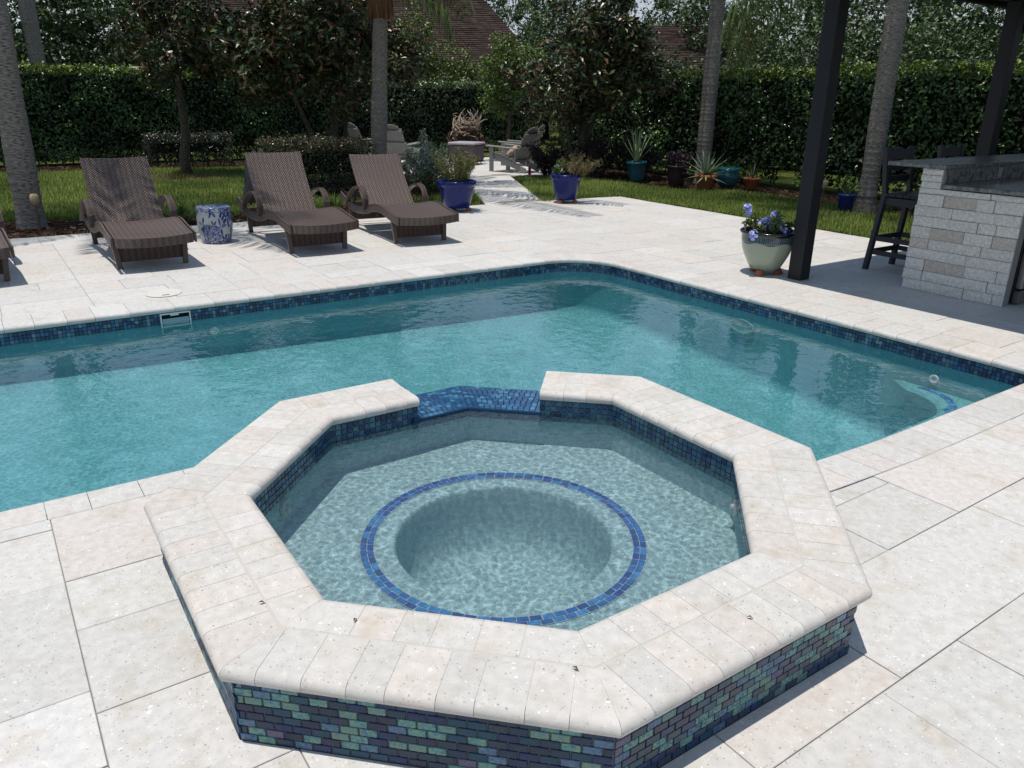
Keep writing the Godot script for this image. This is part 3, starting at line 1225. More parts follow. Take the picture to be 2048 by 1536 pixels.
	var pale_jet := plain("pale_jet", lin(0.36, 0.44, 0.43), 0.5)
	for j in [[7, 0.62, 0.0, pale_jet], [3, 0.85, 0.02, white]]:
		var k: int = j[0]
		var p := basin[k].lerp(basin[(k + 1) % 8], j[1])
		var u := v3((basin[(k + 1) % 8] - basin[k]).normalized(), 0)
		var out := u.cross(Vector3.UP)
		if out.dot(v3(-p, 0)) < 0: out = -out
		var jet := Shape.new()
		jet.smooth(true)
		jet.lathe([Vector2(0.034, 0.0), Vector2(0.034, 0.008), Vector2(0.026, 0.014), Vector2(0.022, 0.009), Vector2(0.014, 0.009), Vector2(0.013, 0.022), Vector2(0.006, 0.024), Vector2(0.0, 0.02)], 20)
		built("jet", jet, j[3], spa, Transform3D(Basis(u, out, u.cross(out)), v3(p, 0.035 + j[2]) + out * 0.001))
	# the water in it, and the added caustic sheet
	var pond := octagon(0.903)
	var wa := Shape.new()
	wa.prism(pond, SPA_Y - 0.01, SPA_Y, 0.0, false)
	tag(built("spa_water_and_caustics", wa, mats.spa_water_surface), "clear rippled water filling the raised spa", "water", "", "structure")
	var caustics := Shape.new()
	caustics.prism(pond, SPA_Y - 0.02, SPA_Y - 0.007, 0.0, false)
	built("spa_water_and_caustics", caustics, mats.spa_caustics).set_meta("kind", "structure")  # added patterned sheet that shades bench and bowl like caustics, no real layer


func spa_blue() -> StandardMaterial3D:
	var t := [Color(0.008, 0.025, 0.07), Color(0.02, 0.075, 0.15), Color(0.05, 0.13, 0.17), Color(0.015, 0.05, 0.12), Color(0.035, 0.10, 0.14)]
	return tint_of(t[rng.randi_range(0, 4)])


func spa_brick(row: int) -> StandardMaterial3D:
	var pick := rng.randf()
	if pick < 0.62: return mats["spa_tile_%d" % rng.randi_range(0, 4)]
	var k := rng.randf()
	return mats["spa_pearl_%d" % (0 if k < 0.38 else 1 if k < 0.66 else 2 if k < 0.77 else 3)]


func spa_coping_stone(parent: Node, p0: Vector3, p1: Vector3, c0: Vector3, c1: Vector3, depth: float, flip: bool) -> void:
	var s := Shape.new()
	s.tint(stone_tint() * Color(1.0, 0.985, 0.965))
	var prof := nose_profile(depth - 0.0012, 0.045)
	var p := []
	var q := []
	for v in prof:
		p.append(p0.lerp(c0, v.x / depth) + Vector3(0, v.y, 0))
		q.append(p1.lerp(c1, v.x / depth) + Vector3(0, v.y, 0))
	if (p1 - p0).cross(Vector3.UP).dot(c0 - p0) < 0:
		pass
	# keep the outside facing out whichever way the edge runs
	var up_ok := (c0.lerp(c1, 0.5) - p0.lerp(p1, 0.5)).cross(p1 - p0).y > 0
	if not up_ok:
		var t := p
		p = q
		q = t
	for j in p.size():
		var j2: int = (j + 1) % p.size()
		s.smooth(j < 6)
		s.quad(p[j], p[j2], q[j2], q[j])
	s.smooth(false)
	for j in range(1, p.size() - 1):
		s.tri(p[0], p[j + 1], p[j])
		s.tri(q[0], q[j], q[j + 1])
	built("coping_stone", s, mats.shellstone, parent)


# ---------------------------------------------------------------- paving
func make_pavers() -> void:
	var deck := PackedVector2Array([Vector2(-5.2, -7.93), Vector2(5.4, -7.93), Vector2(7.47, -7.75), Vector2(7.36, -5.4), Vector2(7.27, -3.0), Vector2(7.27, 4.0), Vector2(-5.2, 4.0)])
	var regions := [deck, walk_polygon(), patio_polygon()]
	var hole := PackedVector2Array()  # the pool with its coping
	for p in [Vector2(-6.5, -4.313), Vector2(3.16, -4.313)]: hole.append(p)
	for k in 7:
		var a := PI * 0.5 * k / 6.0
		hole.append(Vector2(3.16 + 0.813 * sin(a), -3.5 - 0.813 * cos(a)))
	for p in [Vector2(3.973, 0.510), Vector2(1.9, 0.510), Vector2(1.35, 0.485), Vector2(1.0, 0.455), Vector2(1.0, -0.3), Vector2(-0.3, -0.4), Vector2(-0.7, -0.986), Vector2(-6.5, -0.986)]: hole.append(p)
	var base := octagon(1.181)
	# the bed the pavers lie in
	var bed := Shape.new()
	for r in regions:
		for cut in [rect(-20, -20, 20, -3.9), rect(3.3, -3.9, 20, 0.3), rect(-20, 0.3, 20, 20), rect(-20, -3.9, 3.3, 0.3)]:
			for piece in Geometry2D.intersect_polygons(r, cut):
				for part in Geometry2D.clip_polygons(piece, hole):
					if Shape.area(part) * Shape.area(piece) < 0: continue
					for last in Geometry2D.clip_polygons(part, base):
						bed.prism(last, -0.05, -0.006, 0.0, true)
	var paving := setting("paving")
	built("sand_bed", bed, mats.joint_sand, paving)
	# random ashlar on a 97.5 mm module
	var cell := 0.0975
	var nx := 170
	var nz := 212
	var x0 := -5.2 + 0.02
	var z0 := -16.5
	var taken := PackedByteArray()
	taken.resize(nx * nz)
	var stones: Array = []
	for j in nz:
		for i in nx:
			if taken[j * nx + i]: continue
			var run := 0
			while i + run < nx and not taken[j * nx + i + run] and run < 12: run += 1
			var widths := []
			for w in [6, 4, 6, 3, 5, 4, 6]:
				if w <= run and (run - w == 0 or run - w >= 3): widths.append(w)
			var w: int = widths[rng.randi_range(0, widths.size() - 1)] if widths else run
			var h: int = [4, 3, 4, 6][rng.randi_range(0, 3)] if w != 6 else [4, 3, 4][rng.randi_range(0, 2)]
			h = mini(h, nz - j)
			for b in h:
				for a in w: taken[(j + b) * nx + i + a] = 1
			stones.append([i, j, w, h])
	var g := 0.0015
	var pieces: Array = []
	var eye := Vector2(-1.39, 2.04)
	for s in stones:
		var r := rect(x0 + s[0] * cell + g, z0 + s[1] * cell + g, x0 + (s[0] + s[2]) * cell - g, z0 + (s[1] + s[3]) * cell - g)
		var done := false
		for region in regions:
			if done: break
			for a in Geometry2D.intersect_polygons(r, region):
				for b in Geometry2D.clip_polygons(a, hole):
					if Shape.area(b) * Shape.area(a) < 0: continue
					for c in Geometry2D.clip_polygons(b, base):
						if absf(Shape.area(c)) < 0.0025: continue
						var m := Vector2.ZERO
						for p in c: m += p / c.size()
						var to := m - eye
						var ahead := to.normalized().dot(Vector2(0.575, -0.818))
						pieces.append([to.length() * (1.0 if ahead > 0.72 or to.length() < 1.2 else 6.0), c])
						done = true
	pieces.sort_custom(func(a, b): return a[0] < b[0])
	var rest := Shape.new()
	for k in pieces.size():
		var c: PackedVector2Array = pieces[k][1]
		var t := stone_tint()
		var dy := rf(-0.0016, 0.0016)
		if k < 300:
			var s := Shape.new()
			s.tint(t)
			s.prism(c, -0.03, dy, 0.0016)
			built("paver", s, mats.shellstone, paving)
		else:
			rest.tint(t)
			rest.prism(c, -0.03, dy, 0.0016)
	built("far_pavers", rest, mats.shellstone, paving).set_meta("kind", "stuff")


# ---------------------------------------------------------------- leaves, hedges, trees
func leaf_mesh(length: float, width: float, fold := 0.25, droop := 0.12) -> ArrayMesh:
	var s := Shape.new()
	var a := Vector3(0, 0, -length * 0.5)
	var m := Vector3(0, 0, 0)
	var b := Vector3(0, -droop * length, length * 0.5)
	var l := Vector3(-width * 0.5, fold * width, length * 0.02)
	var r := Vector3(width * 0.5, fold * width, length * 0.02)
	s.tri(a, l, m); s.tri(a, m, r); s.tri(m, l, b); s.tri(m, b, r)
	return s.mesh()


func pick_color(p: Array) -> Color:
	var x := rng.randf()
	for e in p:
		x -= float(e[0])
		if x <= 0: return (e[1] as Color) * rf(0.75, 1.3)
	return p[0][1]


func hedge(called: String, label: String, a: Vector2, b: Vector2, thick: float, high: float, amount: int, leaf: Mesh, palette: Array, top: Array, category := "hedge", group := "", gaps := 0.0) -> Node3D:
	var along := (b - a).normalized()
	var length := a.distance_to(b)
	var side := Vector2(along.y, -along.x)
	var o := thing(called, label, category, v3((a + b) * 0.5, 0.0), 0.0, group)
	var c := o.position
	var bump := noise(FastNoiseLite.TYPE_SIMPLEX_SMOOTH, 0.5, 3, amount)
	var places: Array[Transform3D] = []
	var colors := PackedColorArray()
	var area_side := length * high
	var area_top := length * thick
	var area_end := thick * high
	var total := 2.0 * area_side + area_top + 2.0 * area_end
	for k in amount:
		var pick := rng.randf() * total
		var u := rf(-0.5, 0.5) * length
		var y := rf(0.03, high)
		var w := rf(-0.5, 0.5) * thick
		var n := Vector3.UP
		var inside := absf(rng.randfn(0.0, 0.07))
		var on_top := false
		if pick < 2.0 * area_side:
			var sg := 1.0 if rng.randf() < 0.5 else -1.0
			w = sg * (thick * 0.5 - inside)
			n = v3(side * sg, 0)
		elif pick < 2.0 * area_side + area_top:
			y = high - inside
			on_top = true
		else:
			var sg := 1.0 if rng.randf() < 0.5 else -1.0
			u = sg * (length * 0.5 - inside)
			n = v3(along * sg, 0)
		var wave := bump.get_noise_3d(u * 2.0, y * 2.0, w * 2.0)
		if gaps > 0.0 and y < 0.34 and bump.get_noise_2d(u * 3.0, 40.0) > 0.3 - gaps: continue
		var p := v3((a + b) * 0.5 + along * u + side * w, y) + n * wave * 0.10
		if on_top or y > high - 0.10: p.y += absf(rng.randfn(0, 0.035))
		var d := (n * 0.75 + Vector3(0, 0.35, 0) + rdir() * 0.85).normalized()
		places.append(facing(p - c, d, rf(0.7, 1.3)))
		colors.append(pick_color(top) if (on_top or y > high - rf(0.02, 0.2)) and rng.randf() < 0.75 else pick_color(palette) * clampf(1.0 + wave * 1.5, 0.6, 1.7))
	stuff("foliage", leaf, leafy("glossy_leaf", 0.33, 0.3, 0.5), places, colors, o)
	# added dark box inside that blocks light, its colour standing for inner shade
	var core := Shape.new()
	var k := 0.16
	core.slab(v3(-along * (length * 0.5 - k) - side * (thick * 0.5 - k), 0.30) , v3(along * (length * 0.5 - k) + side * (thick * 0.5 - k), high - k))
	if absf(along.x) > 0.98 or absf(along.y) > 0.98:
		built("dark_core_box", core, plain("dark_core_box", lin(0.012, 0.017, 0.009), 1.0, 0.0), o)
	var stems := Shape.new()
	for i in int(length / 0.28):
		var u := -length * 0.5 + 0.15 + i * 0.28 + rf(-0.08, 0.08)
		var w := rf(-0.3, 0.3) * thick
		var p := v3(along * u + side * w, -0.05)
		stems.tube([p, p + Vector3(rf(-0.05, 0.05), 0.25, rf(-0.05, 0.05)), p + Vector3(rf(-0.1, 0.1), 0.6, rf(-0.1, 0.1))], [0.02, 0.016, 0.012], 5, false)
	built("stems", stems, mats.bark, o).set_meta("kind", "stuff")
	return o


func make_hedges() -> void:
	var leaf := leaf_mesh(0.085, 0.05)
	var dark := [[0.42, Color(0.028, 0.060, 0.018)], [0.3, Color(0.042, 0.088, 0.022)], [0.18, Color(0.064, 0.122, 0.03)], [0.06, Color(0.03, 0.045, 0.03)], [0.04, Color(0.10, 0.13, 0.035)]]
	var bright := [[0.5, Color(0.16, 0.23, 0.03)], [0.35, Color(0.24, 0.30, 0.045)], [0.15, Color(0.08, 0.13, 0.02)]]  # new growth colour, brightened further to paint the lit top band
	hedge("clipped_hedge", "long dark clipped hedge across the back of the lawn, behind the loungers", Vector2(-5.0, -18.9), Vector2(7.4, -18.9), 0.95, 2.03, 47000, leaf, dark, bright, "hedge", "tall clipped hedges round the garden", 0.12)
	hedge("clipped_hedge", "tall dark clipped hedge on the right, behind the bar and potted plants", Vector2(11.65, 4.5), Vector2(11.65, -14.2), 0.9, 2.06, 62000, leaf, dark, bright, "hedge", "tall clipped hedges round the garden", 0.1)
	var thin := [[0.5, Color(0.045, 0.07, 0.028)], [0.3, Color(0.07, 0.10, 0.04)], [0.2, Color(0.085, 0.085, 0.05)]]
	hedge("clipped_hedge", "thinner twiggy hedge behind the driftwood pile at the garden's far corner", Vector2(7.5, -19.2), Vector2(13.6, -19.2), 0.8, 1.92, 16000, leaf, thin, [[0.6, Color(0.09, 0.14, 0.04)], [0.4, Color(0.13, 0.18, 0.05)]], "hedge", "tall clipped hedges round the garden")
	# clipped low shrubs
	var tiny := leaf_mesh(0.045, 0.026)
	var reddish := [[0.4, Color(0.04, 0.065, 0.024)], [0.35, Color(0.06, 0.085, 0.03)], [0.25, Color(0.10, 0.08, 0.05)]]
	hedge("low_hedge", "low clipped square shrub with pinkish tips behind the middle lounger", Vector2(2.55, -10.75), Vector2(4.25, -10.75), 0.85, 0.80, 9000, tiny, reddish, [[0.35, Color(0.13, 0.065, 0.05)], [0.65, Color(0.07, 0.085, 0.03)]], "shrub", "low clipped shrubs")
	hedge("low_hedge", "low dark clipped hedge at the foot of the left magnolia", Vector2(1.9, -16.9), Vector2(3.7, -16.9), 0.8, 0.66, 5200, tiny, [[0.6, Color(0.016, 0.028, 0.012)], [0.4, Color(0.03, 0.036, 0.018)]], [[0.7, Color(0.028, 0.04, 0.02)], [0.3, Color(0.05, 0.03, 0.03)]], "shrub", "low clipped shrubs")
	var plum := [[0.5, Color(0.022, 0.014, 0.020)], [0.3, Color(0.035, 0.03, 0.025)], [0.2, Color(0.05, 0.022, 0.035)]]
	var spots := [[Vector2(8.6, -11.2), 1.0, 0.9, "dark plum coloured shrub behind the blue pot right of the path"], [Vector2(9.4, -10.7), 1.3, 1.05, "large dark purple shrub below the right magnolia"], [Vector2(10.1, -10.2), 1.0, 0.95, "dark purple shrub beside the tall teal pot"]]
	for s in spots:
		bush("plum_shrub", s[3], v3(s[0], 0), s[1] * 0.5, s[2], 4600, tiny, plum, "shrub", "dark purple shrubs")
	bush("silver_bush", "silvery grey leaved bush left of the first blue pot", Vector3(5.25, 0, -10.35), 0.46, 1.02, 3400, leaf_mesh(0.075, 0.026), [[0.5, Color(0.30, 0.36, 0.28)], [0.3, Color(0.18, 0.23, 0.17)], [0.2, Color(0.42, 0.46, 0.38)]], "shrub", "")
	bush("flowering_bush", "small bush with a few white flowers by the first blue pot", Vector3(4.9, 0, -9.5), 0.36, 0.5, 1300, tiny, [[0.7, Color(0.05, 0.085, 0.03)], [0.2, Color(0.09, 0.11, 0.04)], [0.04, Color(0.62, 0.56, 0.5)], [0.06, Color(0.14, 0.05, 0.03)]], "shrub", "")


func bush(called: String, label: String, at: Vector3, r: float, high: float, amount: int, leaf: Mesh, palette: Array, category: String, group: String) -> Node3D:
	var o := thing(called, label, category, at, 0.0, group)
	var tips: Array[Vector3] = []
	var stems := Shape.new()
	for k in 22:
		var a := rf(0, TAU)
		var q := sqrt(rng.randf()) * r
		var h := high * rf(0.55, 1.0) * (1.0 - 0.35 * q / r)
		var tip := Vector3(q * cos(a), h, q * sin(a))
		tips.append(tip)
		stems.tube([Vector3(0.15 * q * cos(a), -0.05, 0.15 * q * sin(a)), tip * Vector3(0.6, 0.5, 0.6), tip], [0.012, 0.008, 0.003], 4, false)
	built("stem", stems, mats.bark, o).set_meta("kind", "stuff")
	var places: Array[Transform3D] = []
	var colors := PackedColorArray()
	for k in amount:
		var tip := tips[rng.randi_range(0, tips.size() - 1)]
		var t := pow(rng.randf(), 0.6)
		var p := tip * Vector3(lerpf(0.3, 1.0, t), lerpf(0.15, 1.0, t), lerpf(0.3, 1.0, t)) + rdir() * rf(0.02, 0.16) * r * 1.3
		p.y = maxf(p.y, 0.02)
		places.append(facing(p, (p * Vector3(0.8, 0.2, 0.8) / r + Vector3(0, 0.7, 0) + rdir()).normalized(), rf(0.7, 1.3)))
		colors.append(pick_color(palette))
	stuff("foliage", leaf, leafy("soft_leaf", 0.55, 0.4, 0.4), places, colors, o)
	return o


func limb(s: Shape, a: Vector3, b: Vector3, r0: float, r1: float, wob := 0.12, n := 6) -> Array:
	var pts := []
	var rads := []
	var l := a.distance_to(b)
	for k in 6:
		var t := k / 5.0
		var p := a.lerp(b, t)
		if k > 0 and k < 5: p += rdir() * wob * l * 0.25
		pts.append(p)
		rads.append(lerpf(r0, r1, t))
	s.smooth(true)
	s.tube(pts, rads, n)
	return pts


func tree(called: String, label: String, at: Vector3, trunks: Array, crown: Array, clumps: int, clump_r: float, amount: int, leaf: Mesh, mat: Material, palette: Array, group := "", category := "tree") -> Node3D:
	# trunks: [foot, fork, radius]; crown: [centre, radii] ellipsoids, all from the tree's base
	var o := thing(called, label, category, at, 0.0, group)
	var forks: Array[Vector3] = []
	for t in trunks:
		var s := Shape.new()
		var pts := limb(s, t[0], t[1], t[2], t[2] * 0.62, 0.10, 9)
		forks.append(pts[3])
		forks.append(pts[5])
		built("trunk", s, mats.bark, o)
	var centres: Array[Vector3] = []
	var sizes: Array[float] = []
	for k in clumps:
		var e: Array = crown[rng.randi_range(0, crown.size() - 1)]
		var d := rdir() * pow(rng.randf(), 0.45)
		centres.append(e[0] + d * e[1])
		sizes.append(clump_r * rf(0.55, 1.35))
	var n_limb := 0
	var twigs := Shape.new()
	for k in clumps:
		var c := centres[k]
		var f := forks[0]
		for q in forks:
			if q.distance_to(c) < f.distance_to(c): f = q
		if n_limb < 14 and c.distance_to(f) > clump_r * 0.8:
			var s := Shape.new()
			var r0: float = clampf(0.02 * c.distance_to(f) + 0.008, 0.012, 0.06)
			var pts := limb(s, f, c, r0, 0.006, 0.2, 6)
			built("limb", s, mats.bark, o)
			forks.append(pts[3])
			n_limb += 1
		else:
			limb(twigs, f, c, 0.013, 0.004, 0.25, 4)
	if twigs.used: built("twigs", twigs, mats.bark, o).set_meta("kind", "stuff")
	var places: Array[Transform3D] = []
	var colors := PackedColorArray()
	for k in amount:
		var i := rng.randi_range(0, clumps - 1)
		var d := rdir() * pow(rng.randf(), 0.4)
		var p := centres[i] + d * sizes[i]
		places.append(facing(p, (d * 0.5 + Vector3(0, 0.55, 0) + rdir() * 0.8).normalized(), rf(0.65, 1.35)))
		colors.append(pick_color(palette))
	stuff("foliage", leaf, mat, places, colors, o)
	return o


func make_trees() -> void:
	var big := leaf_mesh(0.15, 0.06, 0.2, 0.1)
	var mid := leaf_mesh(0.10, 0.055)
	var small := leaf_mesh(0.075, 0.042)
	var coarse := leaf_mesh(0.16, 0.10)
	var shiny := leafy("magnolia_leaf", 0.35, 0.14, 0.45)
	var soft := leafy("tree_leaf", 0.42, 0.35, 0.45)
	var magnolia := [[0.46, Color(0.030, 0.050, 0.018)], [0.22, Color(0.052, 0.078, 0.026)], [0.18, Color(0.095, 0.046, 0.020)], [0.05, Color(0.13, 0.075, 0.03)], [0.09, Color(0.10, 0.13, 0.04)]]
	var mg := "magnolias in front of the hedges"
	tree("magnolia", "left magnolia with a single pale trunk and dark leathery leaves", Vector3(2.3, 0, -15.0), [[Vector3(0, -0.1, 0), Vector3(0.05, 1.9, 0.0), 0.105]],
		[[Vector3(-0.2, 2.5, 0), Vector3(1.15, 1.0, 1.0)], [Vector3(0.4, 3.5, 0), Vector3(1.3, 1.2, 1.2)], [Vector3(0.9, 2.5, 0.2), Vector3(0.9, 0.7, 0.8)]], 80, 0.30, 8600, big, shiny, magnolia, mg)
	tree("magnolia", "middle magnolia with several branching trunks and rust backed leaves", Vector3(4.35, 0, -12.3), [[Vector3(0, -0.1, 0), Vector3(0.05, 1.3, 0), 0.11], [Vector3(-0.05, 0.2, 0.02), Vector3(-0.75, 1.5, 0.2), 0.055], [Vector3(0.05, 0.2, 0), Vector3(0.55, 1.6, -0.2), 0.05]],
		[[Vector3(-0.2, 2.05, 0), Vector3(2.05, 0.8, 1.3)], [Vector3(0.0, 2.75, 0), Vector3(1.35, 0.85, 1.1)], [Vector3(-1.0, 2.2, 0.2), Vector3(0.9, 0.7, 0.8)]], 130, 0.30, 13500, big, shiny, magnolia, mg)
	tree("magnolia", "right magnolia with open branches above the far adirondack chairs", Vector3(9.15, 0, -10.9), [[Vector3(0, -0.1, 0), Vector3(0.1, 1.6, 0), 0.10], [Vector3(-0.1, 0.0, 0.1), Vector3(-0.65, 1.7, 0.1), 0.045], [Vector3(0.1, 0.5, 0), Vector3(0.8, 2.1, 0.1), 0.05]],
		[[Vector3(-0.3, 1.75, 0), Vector3(1.55, 0.75, 1.1)], [Vector3(0.2, 2.8, 0), Vector3(1.3, 1.0, 1.1)], [Vector3(0.8, 2.2, 0.4), Vector3(0.8, 0.9, 0.8)]], 115, 0.29, 11000, big, shiny, magnolia, mg)
	var lime := [[0.5, Color(0.10, 0.17, 0.03)], [0.3, Color(0.16, 0.22, 0.05)], [0.2, Color(0.06, 0.11, 0.025)]]
	tree("garden_tree", "rounded bright green shrub tree showing left of the right magnolia", Vector3(10.3, 0, -15.2), [[Vector3(0, -0.1, 0), Vector3(0, 1.4, 0), 0.06]], [[Vector3(0, 2.1, 0), Vector3(0.85, 1.05, 0.8)]], 60, 0.26, 7600, small, soft, lime, "bright trees beyond the hedge")
	tree("garden_tree", "loose yellow green shrub tree beyond the thin hedge, below the roof", Vector3(12.0, 0, -22.0), [[Vector3(0, -0.1, 0), Vector3(0, 1.6, 0), 0.07]], [[Vector3(-0.3, 2.3, 0), Vector3(1.9, 1.1, 1.0)], [Vector3(0.7, 2.0, 0.4), Vector3(1.1, 0.9, 0.9)], [Vector3(-0.8, 3.3, -0.2), Vector3(0.8, 0.8, 0.7)]], 80, 0.3, 6800, mid, soft, [[0.45, Color(0.11, 0.16, 0.035)], [0.3, Color(0.17, 0.20, 0.05)], [0.25, Color(0.07, 0.11, 0.03)]], "bright trees beyond the hedge")
	tree("garden_tree", "bright green treetop between the two left magnolias", Vector3(7.8, 0, -22.5), [[Vector3(0, -0.1, 0), Vector3(0, 2.6, 0), 0.08]], [[Vector3(0, 3.7, 0), Vector3(0.9, 0.8, 0.8)]], 40, 0.28, 3600, mid, soft, lime, "bright trees beyond the hedge")
	# the dark trees behind
	var wood := [[0.5, Color(0.034, 0.062, 0.020)], [0.3, Color(0.058, 0.098, 0.028)], [0.2, Color(0.09, 0.14, 0.042)]]
	var g := "large dark trees beyond the hedges"
	var list := [
		[Vector3(2.2, 0, -25.5), 5.0, 2.6, 2.6, 12500, "dark bushy tree filling the upper left behind the hedge"],
		[Vector3(-1.6, 0, -23.5), 4.6, 2.2, 2.5, 9000, "dark tree at the far left edge behind the leaning pale trunk"],
		[Vector3(5.2, 0, -37.5), 7.5, 4.0, 4.0, 9500, "tall tree rising behind the left end of the brown roof"],
		[Vector3(19.2, 0, -25.5), 5.6, 2.6, 2.8, 7500, "tree between the two brown roofs behind the right magnolia"],
		[Vector3(26.5, 0, -24.5), 7.0, 3.4, 3.4, 9000, "tall tree rising behind the smaller brown roof"],
		[Vector3(15.4, 0, -10.6), 3.4, 2.0, 1.6, 13500, "dark tree behind the right hedge, left of the pergola post"],
		[Vector3(16.2, 0, -6.9), 3.5, 2.2, 1.8, 15500, "dark fine leaved oak behind the right hedge beside the palm"],
		[Vector3(15.6, 0, -3.6), 3.0, 1.9, 1.9, 13000, "light flecked tree above the right end of the hedge"],
		[Vector3(22.0, 0, -13.0), 5.5, 3.2, 2.6, 8500, "big oak farther back beyond the right hedge with sky showing through"],
	]
	list.append_array([
		[Vector3(28.5, 0, -17.5), 7.5, 4.0, 3.4, 9500, "tall far tree between the first pergola post and the ringed palm"],
		[Vector3(20.0, 0, -5.2), 5.2, 2.8, 2.8, 8500, "tall tree behind the hedge at the right edge"],
		[Vector3(36.0, 0, -27.0), 9.5, 5.5, 4.0, 9500, "tallest far tree behind the drooping palm fronds"],
		[Vector3(27.0, 0, -36.5), 9.5, 4.2, 4.0, 9500, "tallest far tree behind the right magnolia"],
		[Vector3(23.2, 0, -32.6), 8.0, 3.4, 3.0, 9500, "tall far tree just left of the right magnolia's top"],
		[Vector3(20.5, 0, -37.0), 8.0, 4.2, 3.5, 9500, "tall tree behind the right end of the large roof"],
		[Vector3(31.0, 0, -30.0), 8.0, 4.5, 3.5, 9500, "tall far tree between palm trunks behind the smaller roof"],
		[Vector3(22.6, 0, -19.0), 5.8, 2.6, 2.2, 8500, "tree rising right beside the smaller brown roof"],
		[Vector3(21.0, 0, -9.0), 5.0, 3.0, 2.6, 8500, "tall oak behind the second pergola post"],
		[Vector3(17.2, 0, -43.0), 10.0, 5.0, 4.0, 9500, "tallest far tree behind the middle of the large roof"],
		[Vector3(9.5, 0, -42.0), 9.0, 4.5, 4.0, 9000, "tall far tree behind the left magnolias"],
		[Vector3(0.5, 0, -38.0), 8.0, 5.0, 4.0, 9000, "tall far tree behind the leaning pale trunk"],
		[Vector3(16.9, 0, -21.5), 4.0, 1.7, 1.5, 6500, "leafy tree in front of the gap between the two roofs"],
		[Vector3(13.6, 0, -13.2), 3.0, 1.3, 1.3, 5500, "small dark tree just behind the hedge in front of the smaller roof"],
	])
	for l in list:
		var h: float = l[1]
		tree("background_tree", l[5], l[0], [[Vector3(0, -0.1, 0), Vector3(0.2, h * 0.55, 0), 0.14]], [[Vector3(0, h * 0.62, 0), Vector3(l[2], h * 0.36, l[3])], [Vector3(0.2, h * 0.32, 0), Vector3(l[2] * 0.9, h * 0.3, l[3] * 0.9)]], int(60 + l[2] * 22), 0.5, l[4], coarse if h > 4.4 else mid, soft, wood, g)
	# a cut-leaf palm clump and a red flowering bush just over the hedge on the left
	bush("red_flower_bush", "yellow green bush with a red bloom over the hedge at far left", Vector3(0.0, 1.5, -20.6), 0.6, 0.95, 1100, mid, [[0.6, Color(0.09, 0.13, 0.04)], [0.37, Color(0.05, 0.09, 0.03)], [0.03, Color(0.5, 0.02, 0.02)]], "shrub", "")
	var fan := thing("palmetto", "low fan palm showing over the hedge at upper left", "palm", Vector3(1.3, 1.2, -20.8))
	var fr := frond(1.3, 0.9, -0.2, 26, 0.34, 0.1)
	for k in 11:
		put("frond", fr, leafy("palm_leaf", 0.4, 0.35, 0.45), fan, Transform3D(Basis(Vector3.UP, TAU * k / 11.0 + rf(-0.2, 0.2)) * Basis(Vector3(0, 0, 1), rf(0.0, 0.5)), Vector3.ZERO))
	var tr := Shape.new()
	tr.tube([Vector3(0, -1.3, 0), Vector3.ZERO], [0.12, 0.1], 8)
	built("trunk", tr, mats.palm_bark, fan)


# ---------------------------------------------------------------- palms
func frond(length: float, rise: float, fall: float, pairs: int, leaflet: float, hang: float) -> ArrayMesh:
	# a feather frond along +x from its root: the midrib starts at elevation rise and bends down to fall; leaflets to both sides
	var s := Shape.new()
	var pts := []
	var rads := []
	var p := Vector3.ZERO
	var n := 14
	for k in n + 1:
		pts.append(p)
		rads.append(lerpf(0.022, 0.003, float(k) / n))
		var e := lerpf(rise, fall, pow(float(k) / n, 1.2))
		p += Vector3(cos(e), sin(e), 0) * length / n
	s.tint(Color(0.10, 0.12, 0.035))
	s.tube(pts, rads, 5)
	for k in pairs:
		var t := 0.12 + 0.87 * k / (pairs - 1)
		var f := t * n
		var i := mini(int(f), n - 1)
		var a: Vector3 = pts[i]
		var b: Vector3 = pts[i + 1]
		var root := a.lerp(b, f - i)
		var d := (b - a).normalized()
		var l := leaflet * (0.45 + 0.75 * sin(PI * clampf(t * 0.95, 0.0, 1.0)))
		for sg in [-1.0, 1.0]:
			s.tint(Color(0.055, 0.095, 0.026).lerp(Color(0.13, 0.17, 0.05), rng.randf()))
			var out := (Vector3(0, 0, sg) * rf(0.8, 1.1) + d * rf(0.35, 0.65) + Vector3(0, rf(-0.2, 0.35), 0)).normalized()
			var m := root + out * l * 0.45
			var e := m + (out * 0.55 + Vector3(0, -hang * rf(0.7, 1.3), 0)).normalized() * l * 0.55
			var w := d * 0.017
			s.quad(root - w * 0.5, root + w * 0.5, m + w, m - w)
			s.tri(m - w, m + w, e)
	return s.mesh()


